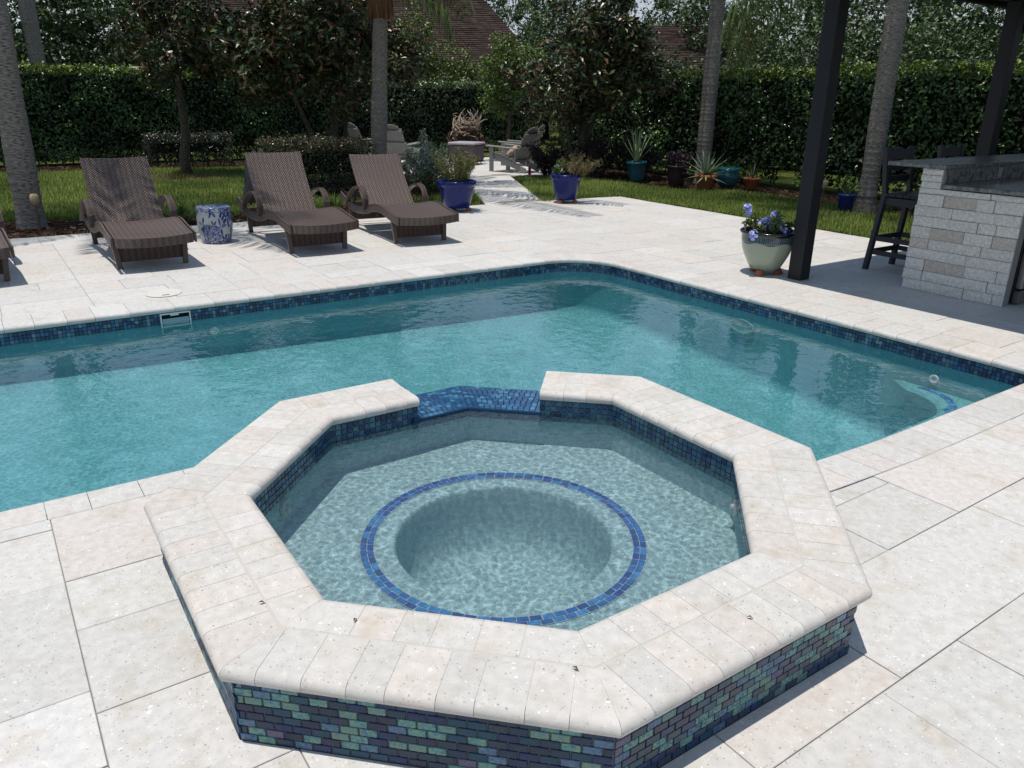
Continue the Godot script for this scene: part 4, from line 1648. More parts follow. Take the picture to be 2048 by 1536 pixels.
func palm(called: String, label: String, at: Vector3, high: float, r0: float, r1: float, lean: Vector3, fronds: int, reach: float, group: String) -> Node3D:
	var o := thing(called, label, "palm tree", at, 0.0, group)
	var s := Shape.new()
	s.smooth(true)
	var prof := []
	var n := int(high / 0.018)
	var next := 0.0
	var scar := 0.0
	for k in n + 1:
		var t := float(k) / n
		var y := t * high
		if y >= next:  # ring scars: each an uneven little ledge
			next = y + rf(0.045, 0.085)
			scar = rf(0.004, 0.011)
		scar = maxf(0.0, scar - 0.0022)
		var ring := 0.006 - scar + 0.0015 * rng.randf()
		var r := lerpf(r0, r1, pow(t, 0.7)) + 0.22 * r0 * exp(-y * 4.0) + 0.007 * sin(y * 2.3 + at.x) + 0.005 * sin(y * 5.1 + at.z) - ring
		prof.append(Vector2(r, y - 0.06))
	var pts := []
	var rows := []
	for v in prof:
		var row := []
		var c := lean * pow(v.y / high, 1.3) if v.y > 0 else Vector3.ZERO
		for j in 23:
			var a := TAU * j / 22
			row.append(c + Vector3(v.x * cos(a), v.y, -v.x * sin(a)))
		rows.append(row)
	s.strip(rows)
	built("trunk", s, mats.palm_bark, o)
	var top := lean + Vector3(0, high, 0)
	var boot := Shape.new()
	boot.smooth(true)
	boot.lathe([Vector2(r1 * 1.0, -0.12), Vector2(r1 * 1.35, -0.02), Vector2(r1 * 1.6, 0.12), Vector2(r1 * 1.25, 0.4), Vector2(r1 * 0.6, 0.75), Vector2(0, 0.85)], 14, Transform3D(Basis(), top))
	built("leaf_base", boot, plain("palm_fibre", lin(0.12, 0.065, 0.035), 0.95, 0.2), o)
	var shag := Shape.new()
	for k in 40:
		var a := rf(0, TAU)
		var p := top + Vector3(cos(a) * r1 * 1.4, rf(-0.02, 0.3), sin(a) * r1 * 1.4)
		shag.tube([p, p + Vector3(cos(a) * 0.03, -0.12, sin(a) * 0.03), p + Vector3(cos(a) * 0.02, -0.24, sin(a) * 0.02)], [0.012, 0.008, 0.003], 4, false)
	built("fibre", shag, plain("palm_fibre_light", lin(0.18, 0.10, 0.055), 0.95, 0.2), o).set_meta("kind", "stuff")
	var kinds := [frond(reach, 1.1, -0.5, 52, 0.52, 0.9), frond(reach, 0.75, -0.8, 52, 0.55, 1.2), frond(reach * 0.95, 0.45, -0.95, 50, 0.55, 1.3)]
	for k in fronds:
		var kind: int = k % 3
		put("frond", kinds[kind], leafy("palm_leaf", 0.4, 0.35, 0.45), o, Transform3D(Basis(Vector3.UP, k * 2.4 + rf(-0.25, 0.25)), top + Vector3(0, 0.62 - 0.08 * kind, 0)))
	return o


func make_palms() -> void:
	var g := "palms with grey ringed trunks"
	var l := palm("palm_tree", "thick grey palm trunk at the left edge behind the first loungers", Vector3(-0.86, 0, -9.05), 5.4, 0.152, 0.14, Vector3(0.15, 0, 0.1), 15, 2.7, g)
	var r := palm("palm_tree", "grey palm trunk rising behind the third lounger's back", Vector3(4.55, 0, -10.75), 2.82, 0.142, 0.13, Vector3(0.12, 0, 0.08), 16, 2.9, g)
	palm("palm_tree", "grey palm trunk behind the potted agave by the right hedge", Vector3(10.75, 0, -8.95), 4.3, 0.152, 0.145, Vector3(-0.03, 0, 0), 14, 2.6, g)
	var q := palm("palm_tree", "grey palm trunk with dark ring scars between the two pergola posts", Vector3(9.6, 0, -4.65), 5.2, 0.138, 0.142, Vector3(-0.1, 0, 0.02), 14, 2.6, g)
	put("frond", frond(3.2, 0.15, -1.45, 60, 0.72, 1.9), leafy("palm_leaf"), q, Transform3D(Basis(Vector3.UP, 1.62), Vector3(-0.1, 3.35, -0.1)))
	put("frond", frond(2.9, 0.25, -1.5, 60, 0.7, 1.9), leafy("palm_leaf"), q, Transform3D(Basis(Vector3.UP, 1.95), Vector3(-0.1, 3.5, -0.1)))
	# long low fronds whose shadows fall on the deck, and two that hang beside the middle trunk
	put("frond", frond(4.6, 0.42, -0.30, 70, 0.5, 0.5), leafy("palm_leaf"), r, Transform3D(Basis(Vector3.UP, -1.5), Vector3(0.12, 3.2, 0.1)))
	put("frond", frond(4.2, 0.5, -0.25, 66, 0.5, 0.5), leafy("palm_leaf"), r, Transform3D(Basis(Vector3.UP, -1.2), Vector3(0.12, 3.3, 0.1)))
	put("frond", frond(1.5, 0.2, -1.5, 40, 0.62, 2.2), leafy("palm_leaf"), r, Transform3D(Basis(Vector3.UP, -0.35), Vector3(0.12, 3.1, 0.1)))
	put("frond", frond(3.6, 0.5, -0.4, 60, 0.5, 0.5), leafy("palm_leaf"), l, Transform3D(Basis(Vector3.UP, -1.25), Vector3(0.15, 5.7, 0.1)))
	palm("palm_tree", "smooth pale leaning palm trunk far behind the hedge at upper left", Vector3(0.58, 0, -22.0), 7.0, 0.2, 0.17, Vector3(0, 0, 0), 12, 2.4, g)


# ---------------------------------------------------------------- the neighbours' roofs
func roof_face(s: Shape, a: Vector3, b: Vector3, c: Vector3, d: Vector3, courses: int) -> void:
	# a-b along the eave, d-c along the ridge; overlapping courses of shingles
	for k in courses:
		var t0 := float(k) / courses
		var t1 := (k + 1.0) / courses
		var l0 := a.lerp(d, t0)
		var r0 := b.lerp(c, t0)
		var l1 := a.lerp(d, t1)
		var r1 := b.lerp(c, t1)
		var n := (b - a).cross(d - a).normalized()
		if n.y < 0: n = -n
		var m := maxi(1, int(l0.distance_to(r0) / 0.3))
		for i in m:
			var f0 := (i + 0.02) / m
			var f1 := (i + 0.98) / m
			s.tint(Color(0.054, 0.040, 0.035) * rf(0.7, 1.25))
			var th := rf(0.016, 0.03)
			var p0 := l0.lerp(r0, f0) + n * (0.02 + th)
			var p1 := l0.lerp(r0, f1) + n * (0.02 + th)
			var q1 := l1.lerp(r1, f1) + n * 0.018
			var q0 := l1.lerp(r1, f0) + n * 0.018
			s.quad(p0, p1, q1, q0)
			s.quad(l0.lerp(r0, f0), l0.lerp(r0, f1), p1, p0)


func house(label: String, at: Vector3, turn: float, half: float, deep: float, eave: float, ridge: float, ridge_half: float) -> void:
	var o := thing("house", label, "house", at, turn, "neighbouring houses beyond the hedge")
	var w := Shape.new()
	w.slab(Vector3(-half + 0.5, -0.1, -deep + 0.5), Vector3(half - 0.5, eave - 0.05, deep - 0.5))
	built("wall", w, plain("stucco", lin(0.30, 0.26, 0.22), 0.9, 0.2), o)
	var A := Vector3(-half, eave, deep)
	var B := Vector3(half, eave, deep)
	var C := Vector3(half, eave, -deep)
	var D := Vector3(-half, eave, -deep)
	var E := Vector3(-ridge_half, ridge, 0)
	var F := Vector3(ridge_half, ridge, 0)
	var base := Shape.new()
	base.quad(A, B, F, E)
	base.tri(B, C, F)
	base.quad(C, D, E, F)
	base.tri(D, A, E)
	base.quad(D, C, B, A)
	var roof := built("roof", base, plain("roof_deck", lin(0.06, 0.045, 0.04), 0.9, 0.2), o)
	var sh := Shape.new()
	var courses := int((ridge - eave + deep) / 0.17)
	roof_face(sh, A, B, F, E, courses)
	roof_face(sh, B, C, F, F, courses)
	roof_face(sh, D, A, E, E, courses)
	var m := plain("shingles", Color.WHITE, 0.95, 0.2)
	m.vertex_color_use_as_albedo = true
	built("shingles", sh, m, roof).set_meta("kind", "stuff")
	var f := Shape.new()
	f.slab(Vector3(-half, eave - 0.16, deep - 0.03), Vector3(half, eave - 0.004, deep + 0.03), 0.01)
	built("fascia", f, plain("fascia", lin(0.13, 0.085, 0.07), 0.8), o)


func make_houses() -> void:
	house("house with a large brown shingled roof behind the middle magnolia", Vector3(12.6, 0, -31.5), -0.6, 8.3, 5.5, 2.75, 6.9, 4.6)
	house("house with a lower reddish brown roof right of the right magnolia", Vector3(21.6, 0, -20.6), -0.75, 4.2, 3.2, 2.45, 4.15, 2.4)


# ---------------------------------------------------------------- pergola and bar
func make_pergola() -> void:
	var m := plain("dark_metal", lin(0.014, 0.015, 0.018), 0.55, 0.4)
	var o := thing("pergola", "dark metal pergola on square posts shading the bar", "pergola", Vector3(4.62, 0, -2.15))
	var cross := Shape.new()
	cross.slab(Vector3(-0.47, 2.455, -0.05), Vector3(4.51, 2.615, 0.05), 0.004)
	built("cross_beam", cross, m, o)
	for p in [Vector3(0, 0, 0), Vector3(2.83, 0, 0.05), Vector3(0, 0, 4.2), Vector3(2.83, 0, 4.2)]:
		var s := Shape.new()
		s.slab(p + Vector3(-0.067, 0.0, -0.067), p + Vector3(0.067, 2.454, 0.067), 0.004)
		built("post", s, m, o)
	var b := Shape.new()
	b.slab(Vector3(-0.56, 2.45, -0.31), Vector3(4.6, 2.62, -0.23), 0.004)
	b.slab(Vector3(-0.56, 2.45, 4.26), Vector3(4.6, 2.62, 4.34), 0.004)
	b.slab(Vector3(-0.56, 2.452, -0.23), Vector3(-0.48, 2.618, 4.26), 0.004)
	b.slab(Vector3(4.52, 2.452, -0.23), Vector3(4.598, 2.618, 4.26), 0.004)
	built("beam", b, m, o)
	for k in 9:
		var r := Shape.new()
		r.slab(Vector3(-0.47, 2.49, 0.2 + 0.45 * k), Vector3(4.51, 2.585, 0.245 + 0.45 * k), 0.003)
		built("rafter", r, m, o)
	var top := Shape.new()
	top.slab(Vector3(-0.57, 2.621, -0.32), Vector3(4.61, 2.66, 4.35), 0.004)
	built("roof_panel", top, m, o)
	for s in [[Vector3(2.83, 2.1, 0.05), Vector3(3.25, 2.452, 0.0)]]:
		var br := Shape.new()
		br.smooth(true)
		var pts := []
		var rads := []
		for k in 8:
			var t := k / 7.0
			pts.append(s[0].lerp(s[1], t) + Vector3(0.06 * sin(PI * t), -0.06 * sin(PI * t) + 0.0, 0))
			rads.append(0.035)
		br.tube(pts, rads, 8)
		built("brace", br, m, o)


func make_bar() -> void:
	var bar := thing("outdoor_bar", "outdoor bar clad in white split stone with grey granite tops", "bar", Vector3(5.14, 0, -1.47))
	var core := plain("bar_core", lin(0.36, 0.35, 0.33), 0.9, 0.2)
	var b := Shape.new()
	b.slab(Vector3(0.0, 0.0, 0.02), Vector3(3.2, 0.84, 0.80))
	b.slab(Vector3(0.0, 0.84, 0.02), Vector3(3.2, 1.0, 0.165))
	built("body", b, core, bar)
	# split-face stones on the end wall, laid in uneven courses
	var white := plain("split_stone", Color.WHITE, 0.85, 0.3)
	white.vertex_color_use_as_albedo = true
	white.albedo_texture = ntex(noise(FastNoiseLite.TYPE_SIMPLEX_SMOOTH, 0.03, 5, 91), 512, ramp([[0.0, Color(0.82, 0.81, 0.79)], [1.0, Color(1, 1, 1)]]))
	tri_map(white, 2.0)
	var y := 0.0
	while y < 0.995:
		var h := [0.075, 0.085, 0.095][rng.randi_range(0, 2)] as float
		if y < 0.84 and y + h > 0.80: h = 0.842 - y
		if y >= 0.84: h = 0.052
		var reach := 0.825 if y < 0.835 else 0.17
		var z := rf(-0.012, 0.004)
		while z < reach - 0.02:
			var w := minf(rf(0.13, 0.34), reach - z)
			if reach - z - w < 0.07: w = reach - z
			split_stone(bar, white, Vector3(-0.004, y + h * 0.5, z + w * 0.5), w - 0.0045, h - 0.004, rf(0.010, 0.026))
			z += w
		y += h
	# the long rear face: a course board of the same stone, seen only edge on
	var tops := plain("granite", Color.WHITE, 0.22, 0.5)
	var f := noise(FastNoiseLite.TYPE_SIMPLEX_SMOOTH, 0.009, 5, 92)
	f.domain_warp_enabled = true
	f.domain_warp_amplitude = 70.0
	tops.albedo_texture = ntex(f, 1024, ramp([[0.0, lin(0.03, 0.032, 0.032)], [0.35, lin(0.12, 0.125, 0.125)], [0.52, lin(0.30, 0.30, 0.29)], [0.6, lin(0.10, 0.105, 0.105)], [0.8, lin(0.22, 0.225, 0.22)], [1.0, lin(0.42, 0.41, 0.39)]]))
	tri_map(tops, 1.1)
	var t := Shape.new()
	t.slab(Vector3(-0.035, 0.85, 0.187), Vector3(3.2, 0.882, 0.85), 0.004)
	built("lower_top", t, tops, bar)
	var u := Shape.new()
	u.slab(Vector3(-0.045, 1.001, -0.30), Vector3(3.2, 1.033, 0.195), 0.004)
	built("raised_top", u, tops, bar)
	var sp := Shape.new()
	sp.slab(Vector3(0.0, 0.883, 0.166), Vector3(3.2, 1.0, 0.186), 0.002)
	built("splashback", sp, tops, bar)
	var st := Shape.new()
	st.slab(Vector3(-0.002, 0.0, 0.801), Vector3(0.09, 0.849, 0.825), 0.003)
	built("edge_trim", st, plain("edge_stone", lin(0.23, 0.23, 0.22), 0.7, 0.3), bar)
	var pl := Shape.new()
	pl.slab(Vector3(0.86, 0.90, 0.187), Vector3(0.93, 0.985, 0.192), 0.002)
	pl.slab(Vector3(0.88, 0.915, 0.192), Vector3(0.91, 0.97, 0.1945), 0.001)
	built("socket_plate", pl, plain("socket", lin(0.32, 0.33, 0.33), 0.4), bar)
	# the fridge below the lower top
	var fr := thing("bar_fridge", "stainless fridge door under the bar's granite top at the right edge", "fridge", Vector3(5.25, 0, -0.645))
	var steel := plain("stainless", lin(0.42, 0.42, 0.41), 0.28, 0.5, 0.9)
	var d := Shape.new()
	d.slab(Vector3(0.03, 0.13, 0.0), Vector3(0.62, 0.82, 0.05), 0.006)
	built("door", d, steel, fr)
	var k := Shape.new()
	k.slab(Vector3(0.0, 0.01, -0.005), Vector3(0.64, 0.83, -0.001))
	built("door_gap", k, plain("gap_black", lin(0.01, 0.01, 0.011), 0.7), fr)  # black sheet stands in for the shaded gap round the door
	var kick := Shape.new()
	kick.slab(Vector3(0.02, 0.015, 0.0), Vector3(0.62, 0.115, 0.055), 0.006)
	built("kick_plate", kick, plain("kick_steel", lin(0.16, 0.165, 0.16), 0.35, 0.5, 0.6), fr)
	var hd := Shape.new()
	hd.tube([Vector3(0.08, 0.25, 0.09), Vector3(0.08, 0.72, 0.09)], [0.012, 0.012], 8)
	hd.tube([Vector3(0.08, 0.28, 0.05), Vector3(0.08, 0.28, 0.09)], [0.008, 0.008], 6)
	hd.tube([Vector3(0.08, 0.69, 0.05), Vector3(0.08, 0.69, 0.09)], [0.008, 0.008], 6)
	built("handle", hd, steel, fr)
	# stools behind it
	var stool := make_bar_stool("tall dark slatted bar chair nearest the pergola's front post")
	stool.position = Vector3(5.79, 0, -1.86)
	copy_of(stool, "second dark bar chair, its back just showing over the granite top", Vector3(6.72, 0, -1.86), 0.03)


func split_stone(parent: Node, m: Material, at: Vector3, w: float, h: float, proud: float) -> void:
	# a block whose face, looking along -x, is broken: an uneven 5 by 3 grid of points
	var s := Shape.new()
	var c := Color(0.80, 0.78, 0.74) * rf(0.93, 1.04)
	if rng.randf() < 0.14: c = Color(0.68, 0.62, 0.55) * rf(0.9, 1.1)
	s.tint(c)
	var rows := []
	for j in 4:
		var row := []
		for i in 6:
			var edge := i == 0 or i == 5 or j == 0 or j == 3
			row.append(at + Vector3(-proud + rf(-0.003, 0.003) + (0.006 if edge else 0.0), (j / 3.0 - 0.5) * h, (i / 5.0 - 0.5) * w))
		rows.append(row)
	s.smooth(false)
	s.strip(rows)
	var back := Vector3(0.03, 0, 0)
	for i in 5:
		s.quad(rows[3][i], rows[3][i + 1], rows[3][i + 1] + back + Vector3(proud, 0, 0), rows[3][i] + back + Vector3(proud, 0, 0))
		s.quad(rows[0][i + 1], rows[0][i], rows[0][i] + back + Vector3(proud, 0, 0), rows[0][i + 1] + back + Vector3(proud, 0, 0))
	for j in 3:
		s.quad(rows[j][0], rows[j + 1][0], rows[j + 1][0] + back + Vector3(proud, 0, 0), rows[j][0] + back + Vector3(proud, 0, 0))
		s.quad(rows[j + 1][5], rows[j][5], rows[j][5] + back + Vector3(proud, 0, 0), rows[j + 1][5] + back + Vector3(proud, 0, 0))
	built("stone", s, m, parent)


func make_bar_stool(label: String) -> Node3D:
	var o := thing("bar_chair", label, "bar chair", Vector3.ZERO, 0.0, "dark bar chairs")
	var m := plain("dark_lumber", lin(0.040, 0.043, 0.050), 0.6, 0.4)
	var hw := 0.205
	for sx in [-1.0, 1.0]:
		var p := Shape.new()
		p.beam(Vector3(sx * (hw + 0.02), 0.0, -0.23), Vector3(sx * hw, 0.70, -0.17), 0.042, 0.055, Vector3.RIGHT, 0.004)
		p.beam(Vector3(sx * hw, 0.70, -0.17), Vector3(sx * hw, 1.12, -0.235), 0.042, 0.05, Vector3.RIGHT, 0.004)
		built("rear_leg", p, m, o)
		var q := Shape.new()
		q.beam(Vector3(sx * (hw + 0.02), 0.0, 0.22), Vector3(sx * hw, 0.69, 0.17), 0.042, 0.05, Vector3.RIGHT, 0.004)
		built("front_leg", q, m, o)
		for y in [0.17, 0.30]:
			var r := Shape.new()
			r.beam(Vector3(sx * (hw + 0.012), y, -0.2), Vector3(sx * (hw + 0.012), y, 0.2), 0.045, 0.024, Vector3.RIGHT, 0.003)
			built("side_rail", r, m, o)
		var ap := Shape.new()
		ap.beam(Vector3(sx * (hw - 0.002), 0.645, -0.16), Vector3(sx * (hw - 0.002), 0.645, 0.16), 0.07, 0.02, Vector3.RIGHT, 0.003)
		built("apron", ap, m, o)
	for z in [[-0.215, 0.17], [-0.2, 0.30], [0.205, 0.30], [-0.165, 0.645], [0.168, 0.645]]:
		var r := Shape.new()
		r.beam(Vector3(-hw, z[1], z[0]), Vector3(hw, z[1], z[0]), 0.065 if z[1] > 0.5 else 0.045, 0.024, Vector3(0, 0, 1), 0.003)
		built("cross_rail", r, m, o)
	for k in 6:
		var s := Shape.new()
		s.slab(Vector3(-hw - 0.03, 0.692, -0.19 + 0.07 * k), Vector3(hw + 0.03, 0.715, -0.125 + 0.07 * k), 0.004)
		built("seat_slat", s, m, o)
	for y in [0.84, 0.94]:
		var s := Shape.new()
		s.beam(Vector3(-hw, y, -0.185 - (y - 0.7) * 0.155), Vector3(hw, y, -0.185 - (y - 0.7) * 0.155), 0.055, 0.02, Vector3(0, 0, 1), 0.003)
		built("back_slat", s, m, o)
	# the crest rail, its top edge waved
	var c := Shape.new()
	var poly := PackedVector2Array()
	for k in 15:
		var x := -hw + 2.0 * hw * k / 14.0
		poly.append(Vector2(x, 0.035 + 0.014 * cos(TAU * x / (hw * 1.05))))
	poly.append(Vector2(hw, -0.065))
	poly.append(Vector2(-hw, -0.065))
	c.prism(poly, 0.0, 0.024, 0.003, true, true)
	built("crest_rail", c, m, o, Transform3D(Basis(Vector3(1, 0, 0), Vector3(0, -0.155, -0.988).normalized(), Vector3(0, 1, -0.155).normalized()), Vector3(0, 1.075, -0.215)))
	return o


# ---------------------------------------------------------------- wicker loungers
func weave_image(colour: bool) -> Image:
	var n := 64
	var im := Image.create(n, n, false, Image.FORMAT_RGB8)
	for y in n:
		for x in n:
			# strands 16 px wide across, 8 px high: a running brick weave
			var row := y / 8
			var fx := fposmod((x + (16 if row % 2 else 0)) / 32.0, 1.0)
			var fy := (y % 8) / 8.0
			var h := sin(PI * clampf(fx * 1.18, 0.0, 1.0)) * (0.35 + 0.65 * sin(PI * fy))
			if fx > 0.85: h = 0.1 * sin(PI * fy)
			if fy < 0.12: h *= 0.35
			if colour:
				var c := Color(0.32, 0.30, 0.29).lerp(Color(1, 0.97, 0.95), clampf(h * 1.6, 0.0, 1.0)) * (0.86 + 0.14 * sin(row * 12.7 + floorf((x + (16 if row % 2 else 0)) / 32.0) * 4.1))
				im.set_pixel(x, y, c)
			else:
				im.set_pixel(x, y, Color(h, h, h))
	return im


func slabbed(s: Shape, rows: Array, thick: float, su: float, sv: float) -> void:
	# a curved sheet with thickness; faces (next column) x (next row)
	var low := []
	for r in rows.size():
		var row := []
		for c in rows[r].size():
			var dc: Vector3 = rows[r][mini(c + 1, rows[r].size() - 1)] - rows[r][maxi(c - 1, 0)]
			var dr: Vector3 = rows[mini(r + 1, rows.size() - 1)][c] - rows[maxi(r - 1, 0)][c]
			row.append(rows[r][c] - dc.cross(dr).normalized() * thick)
		low.append(row)
	s.smooth(true)
	s.strip(rows, true, su, sv)
	var back := low.duplicate()
	back.reverse()
	s.strip(back, true, su, sv)
	s.smooth(false)
	var e := rows.size() - 1
	var m: int = rows[0].size() - 1
	var edge := []
	for c in m + 1: edge.append([low[0][c], rows[0][c]])
	s.strip(edge, true, thick / 0.06, su)
	edge = []
	for c in m + 1: edge.append([rows[e][c], low[e][c]])
	s.strip(edge, true, thick / 0.06, su)
	edge = []
	for r in e + 1: edge.append([rows[r][0], low[r][0]])
	s.strip(edge, true, thick / 0.06, sv)
	edge = []
	for r in e + 1: edge.append([low[r][m], rows[r][m]])
	s.strip(edge, true, thick / 0.06, sv)


func curve(pts: Array, n: int) -> Array:  # Catmull-Rom through 2D points
	var out := []
	for k in n + 1:
		var f := float(k) / n * (pts.size() - 1)
		var i := mini(int(f), pts.size() - 2)
		var t := f - i
		var a: Vector2 = pts[maxi(i - 1, 0)]
		var b: Vector2 = pts[i]
		var c: Vector2 = pts[i + 1]
		var d: Vector2 = pts[mini(i + 2, pts.size() - 1)]
		out.append(b.cubic_interpolate(c, a, d, t))
	return out


func make_loungers() -> void:
	var w := plain("wicker", lin(0.23, 0.165, 0.14), 0.36, 0.5)
	w.albedo_texture = ImageTexture.create_from_image(weave_image(true))
	w.heightmap_enabled = true
	w.heightmap_texture = ImageTexture.create_from_image(weave_image(false))
	w.heightmap_scale = 0.5
	var o := thing("sun_lounger", "brown wicker sun lounger left of the patterned stool", "sun lounger", Vector3.ZERO, 0.0, "wicker loungers along the deck")
	var hw := 0.325
	var side := [Vector2(0.98, 0.315), Vector2(0.72, 0.345), Vector2(0.45, 0.382), Vector2(0.2, 0.362), Vector2(0.0, 0.315), Vector2(-0.16, 0.295), Vector2(-0.4, 0.285), Vector2(-0.66, 0.31), Vector2(-0.94, 0.39)]
	# seat
	var top := curve(side.slice(0, 6), 30)
	var rows := []
	for p in top:
		var row := []
		for c in 9:
			var x := lerpf(-hw, hw, c / 8.0)
			var dip := -0.016 * (1.0 - pow(x / hw, 2))
			row.append(Vector3(x, p.y + dip, p.x + 0.02 * (1.0 - pow(x / hw, 2)) * (1.0 if p.x > 0.9 else 0.0)))
		rows.append(row)
	var s := Shape.new()
	slabbed(s, rows, 0.022, 14.0, 10.0)
	built("seat", s, w, o)
	# front apron and the two side rails: deep woven bands following the curve
	var band := Shape.new()
	rows = []
	for j in 2:
		var row := []
		for c in 9:
			var x := lerpf(-hw, hw, c / 8.0)
			row.append(Vector3(x, (0.315 if j == 1 else 0.232) - 0.016 * (1.0 - pow(x / hw, 2)), 0.985 + 0.02 * (1.0 - pow(x / hw, 2))))
		rows.append(row)
	slabbed(band, rows, 0.012, 11.0, 2.0)
	built("front_apron", band, w, o)
	var whole := curve(side, 48)
	for sx in [-1.0, 1.0]:
		var r := Shape.new()
		r.smooth(true)
		var outer := []
		for p in whole:
			outer.append([Vector3(sx * (hw + 0.014), p.y - 0.085, p.x), Vector3(sx * (hw + 0.014), p.y + 0.004, p.x)])
		if sx > 0: outer.reverse()
		outer.reverse()
		slabbed(r, outer, 0.016 , 2.0, 30.0)
		built("side_rail", r, w, o)
	# backrest, raised
	var back := Shape.new()
	rows = []
	for j in 15:
		var t := j / 14.0
		var row := []
		for c in 9:
			var x := lerpf(-hw + 0.015, hw - 0.015, c / 8.0)
			var y := lerpf(0.285, 0.885, t)
			var z := lerpf(-0.16, -0.60, t) - 0.03 * sin(PI * t) - 0.022 * (1.0 - pow(x / hw, 2))
			row.append(Vector3(x, y - 0.012 * (1.0 - pow(x / hw, 2)) * t, z))
		rows.append(row)
	slabbed(back, rows, 0.02, 12.0, 6.0)
	var rest0 := built("backrest", back, w, o)
	# arched arms
	for sx in [-1.0, 1.0]:
		var a := Shape.new()
		var arch := curve([Vector2(0.02, 0.285), Vector2(0.035, 0.42), Vector2(-0.04, 0.505), Vector2(-0.18, 0.53), Vector2(-0.38, 0.485), Vector2(-0.58, 0.38), Vector2(-0.74, 0.27)], 30)
		rows = []
		for p in arch: rows.append([Vector3(sx * (hw + 0.04) - 0.032, p.y, p.x), Vector3(sx * (hw + 0.04) + 0.032, p.y, p.x)])
		slabbed(a, rows, 0.02, 1.0, 20.0)
		built("armrest", a, w, o)
	# legs, each pair with a woven panel between
	for z in [[0.70, 0.735], [-0.72, -0.775]]:
		for sx in [-1.0, 1.0]:
			var l := Shape.new()
			l.beam(Vector3(sx * (hw - 0.045), 0.0, z[1]), Vector3(sx * (hw - 0.02), 0.28, z[0]), 0.04, 0.045, Vector3.RIGHT, 0.003)
			built("leg", l, w, o)
		var p := Shape.new()
		rows = []
		for j in 2:
			var row := []
			for c in 5: row.append(Vector3(lerpf(-hw + 0.05, hw - 0.05, c / 4.0), 0.06 + 0.22 * j, lerpf(z[1], z[0], 0.2 + 0.75 * j)))
			rows.append(row)
		slabbed(p, rows, 0.014, 10.0, 4.0)
		built("leg_panel", p, w, o)
	var bar := Shape.new()
	bar.beam(Vector3(-hw + 0.02, 0.24, -0.35), Vector3(hw - 0.02, 0.24, -0.35), 0.025, 0.025, Vector3.UP, 0.003)
	bar.beam(Vector3(-hw + 0.02, 0.345, -0.93), Vector3(hw - 0.02, 0.345, -0.93), 0.025, 0.07, Vector3.UP, 0.003)
	bar.beam(Vector3(-hw + 0.03, 0.24, 0.2), Vector3(hw - 0.03, 0.24, 0.2), 0.025, 0.025, Vector3.UP, 0.003)
	built("cross_bar", bar, w, o)
	for sx in [-1.0, 1.0]:
		var pr := Shape.new()
		pr.beam(Vector3(sx * (hw - 0.06), 0.30, -0.72), Vector3(sx * (hw - 0.06), 0.62, -0.455), 0.02, 0.02, Vector3.RIGHT, 0.002)
		built("prop", pr, plain("dark_metal", lin(0.03, 0.03, 0.03), 0.5), rest0)
	o.position = Vector3(-0.13, 0, -6.37)
	var more := [["brown wicker sun lounger right of the patterned stool", Vector3(1.465, 0, -6.33), -0.03, 0.035], ["brown wicker sun lounger nearest the first blue pot", Vector3(2.66, 0, -6.28), -0.09, -0.075], ["brown wicker sun lounger cut off by the photo's left edge", Vector3(-1.60, 0, -6.33), 0.05, 0.05]]
	for l in more:
		var c := copy_of(o, l[0], l[1], l[2])
		var rest := c.get_node("backrest") as Node3D   # each back is set a little differently on its hinge
		var hinge := Vector3(0, 0.285, -0.16)
		var b := Basis(Vector3.RIGHT, l[3])
		rest.transform = Transform3D(b, hinge - b * hinge)
	# the ceramic stool between the first two
	var st := thing("garden_stool", "blue and white flower patterned ceramic garden stool between loungers", "garden stool", Vector3(0.70, 0, -6.64))
	var g := Shape.new()
	g.smooth(true)
	g.lathe([Vector2(0.0, 0.0), Vector2(0.145, 0.0), Vector2(0.152, 0.012), Vector2(0.156, 0.05), Vector2(0.172, 0.12), Vector2(0.181, 0.2), Vector2(0.180, 0.27), Vector2(0.172, 0.33), Vector2(0.174, 0.345), Vector2(0.174, 0.372), Vector2(0.166, 0.384), Vector2(0.12, 0.392), Vector2(0.0, 0.394)], 48)
	var cer := plain("painted_ceramic", Color.WHITE, 0.15, 0.5)
	cer.albedo_texture = ImageTexture.create_from_image(flower_image())
	built("body", g, cer, st)


func flower_image() -> Image:
	var im := Image.create(768, 384, false, Image.FORMAT_RGB8)
	im.fill(Color(0.66, 0.68, 0.68))
	var r := RandomNumberGenerator.new()
	r.seed = 12
	var blues := [Color(0.16, 0.24, 0.50), Color(0.24, 0.33, 0.58), Color(0.13, 0.18, 0.36), Color(0.36, 0.42, 0.56)]
	for k in 150:
		var c := Vector2(r.randf_range(0, 768), r.randf_range(10, 374))
		var petals := r.randi_range(4, 6)
		var size := r.randf_range(26, 46)
		var turn := r.randf_range(0, TAU)
		for p in petals:
			var a := turn + TAU * p / petals
			var m := c + Vector2(cos(a), sin(a)) * size * 0.55
			petal(im, m, size * 0.5, size * r.randf_range(0.16, 0.26), a, blues[r.randi_range(0, 3)])
		petal(im, c, size * 0.13, size * 0.13, 0, Color(0.62, 0.64, 0.64))
		petal(im, c, size * 0.07, size * 0.07, 0, Color(0.1, 0.12, 0.25))
	for x in 768:
		for y in 384:
			if y < 20 or y > 318 and y < 332 or y > 350 and y < 362:
				im.set_pixel(x, y, Color(0.30, 0.38, 0.58) if (x / 12) % 2 else Color(0.52, 0.56, 0.62))
	return im


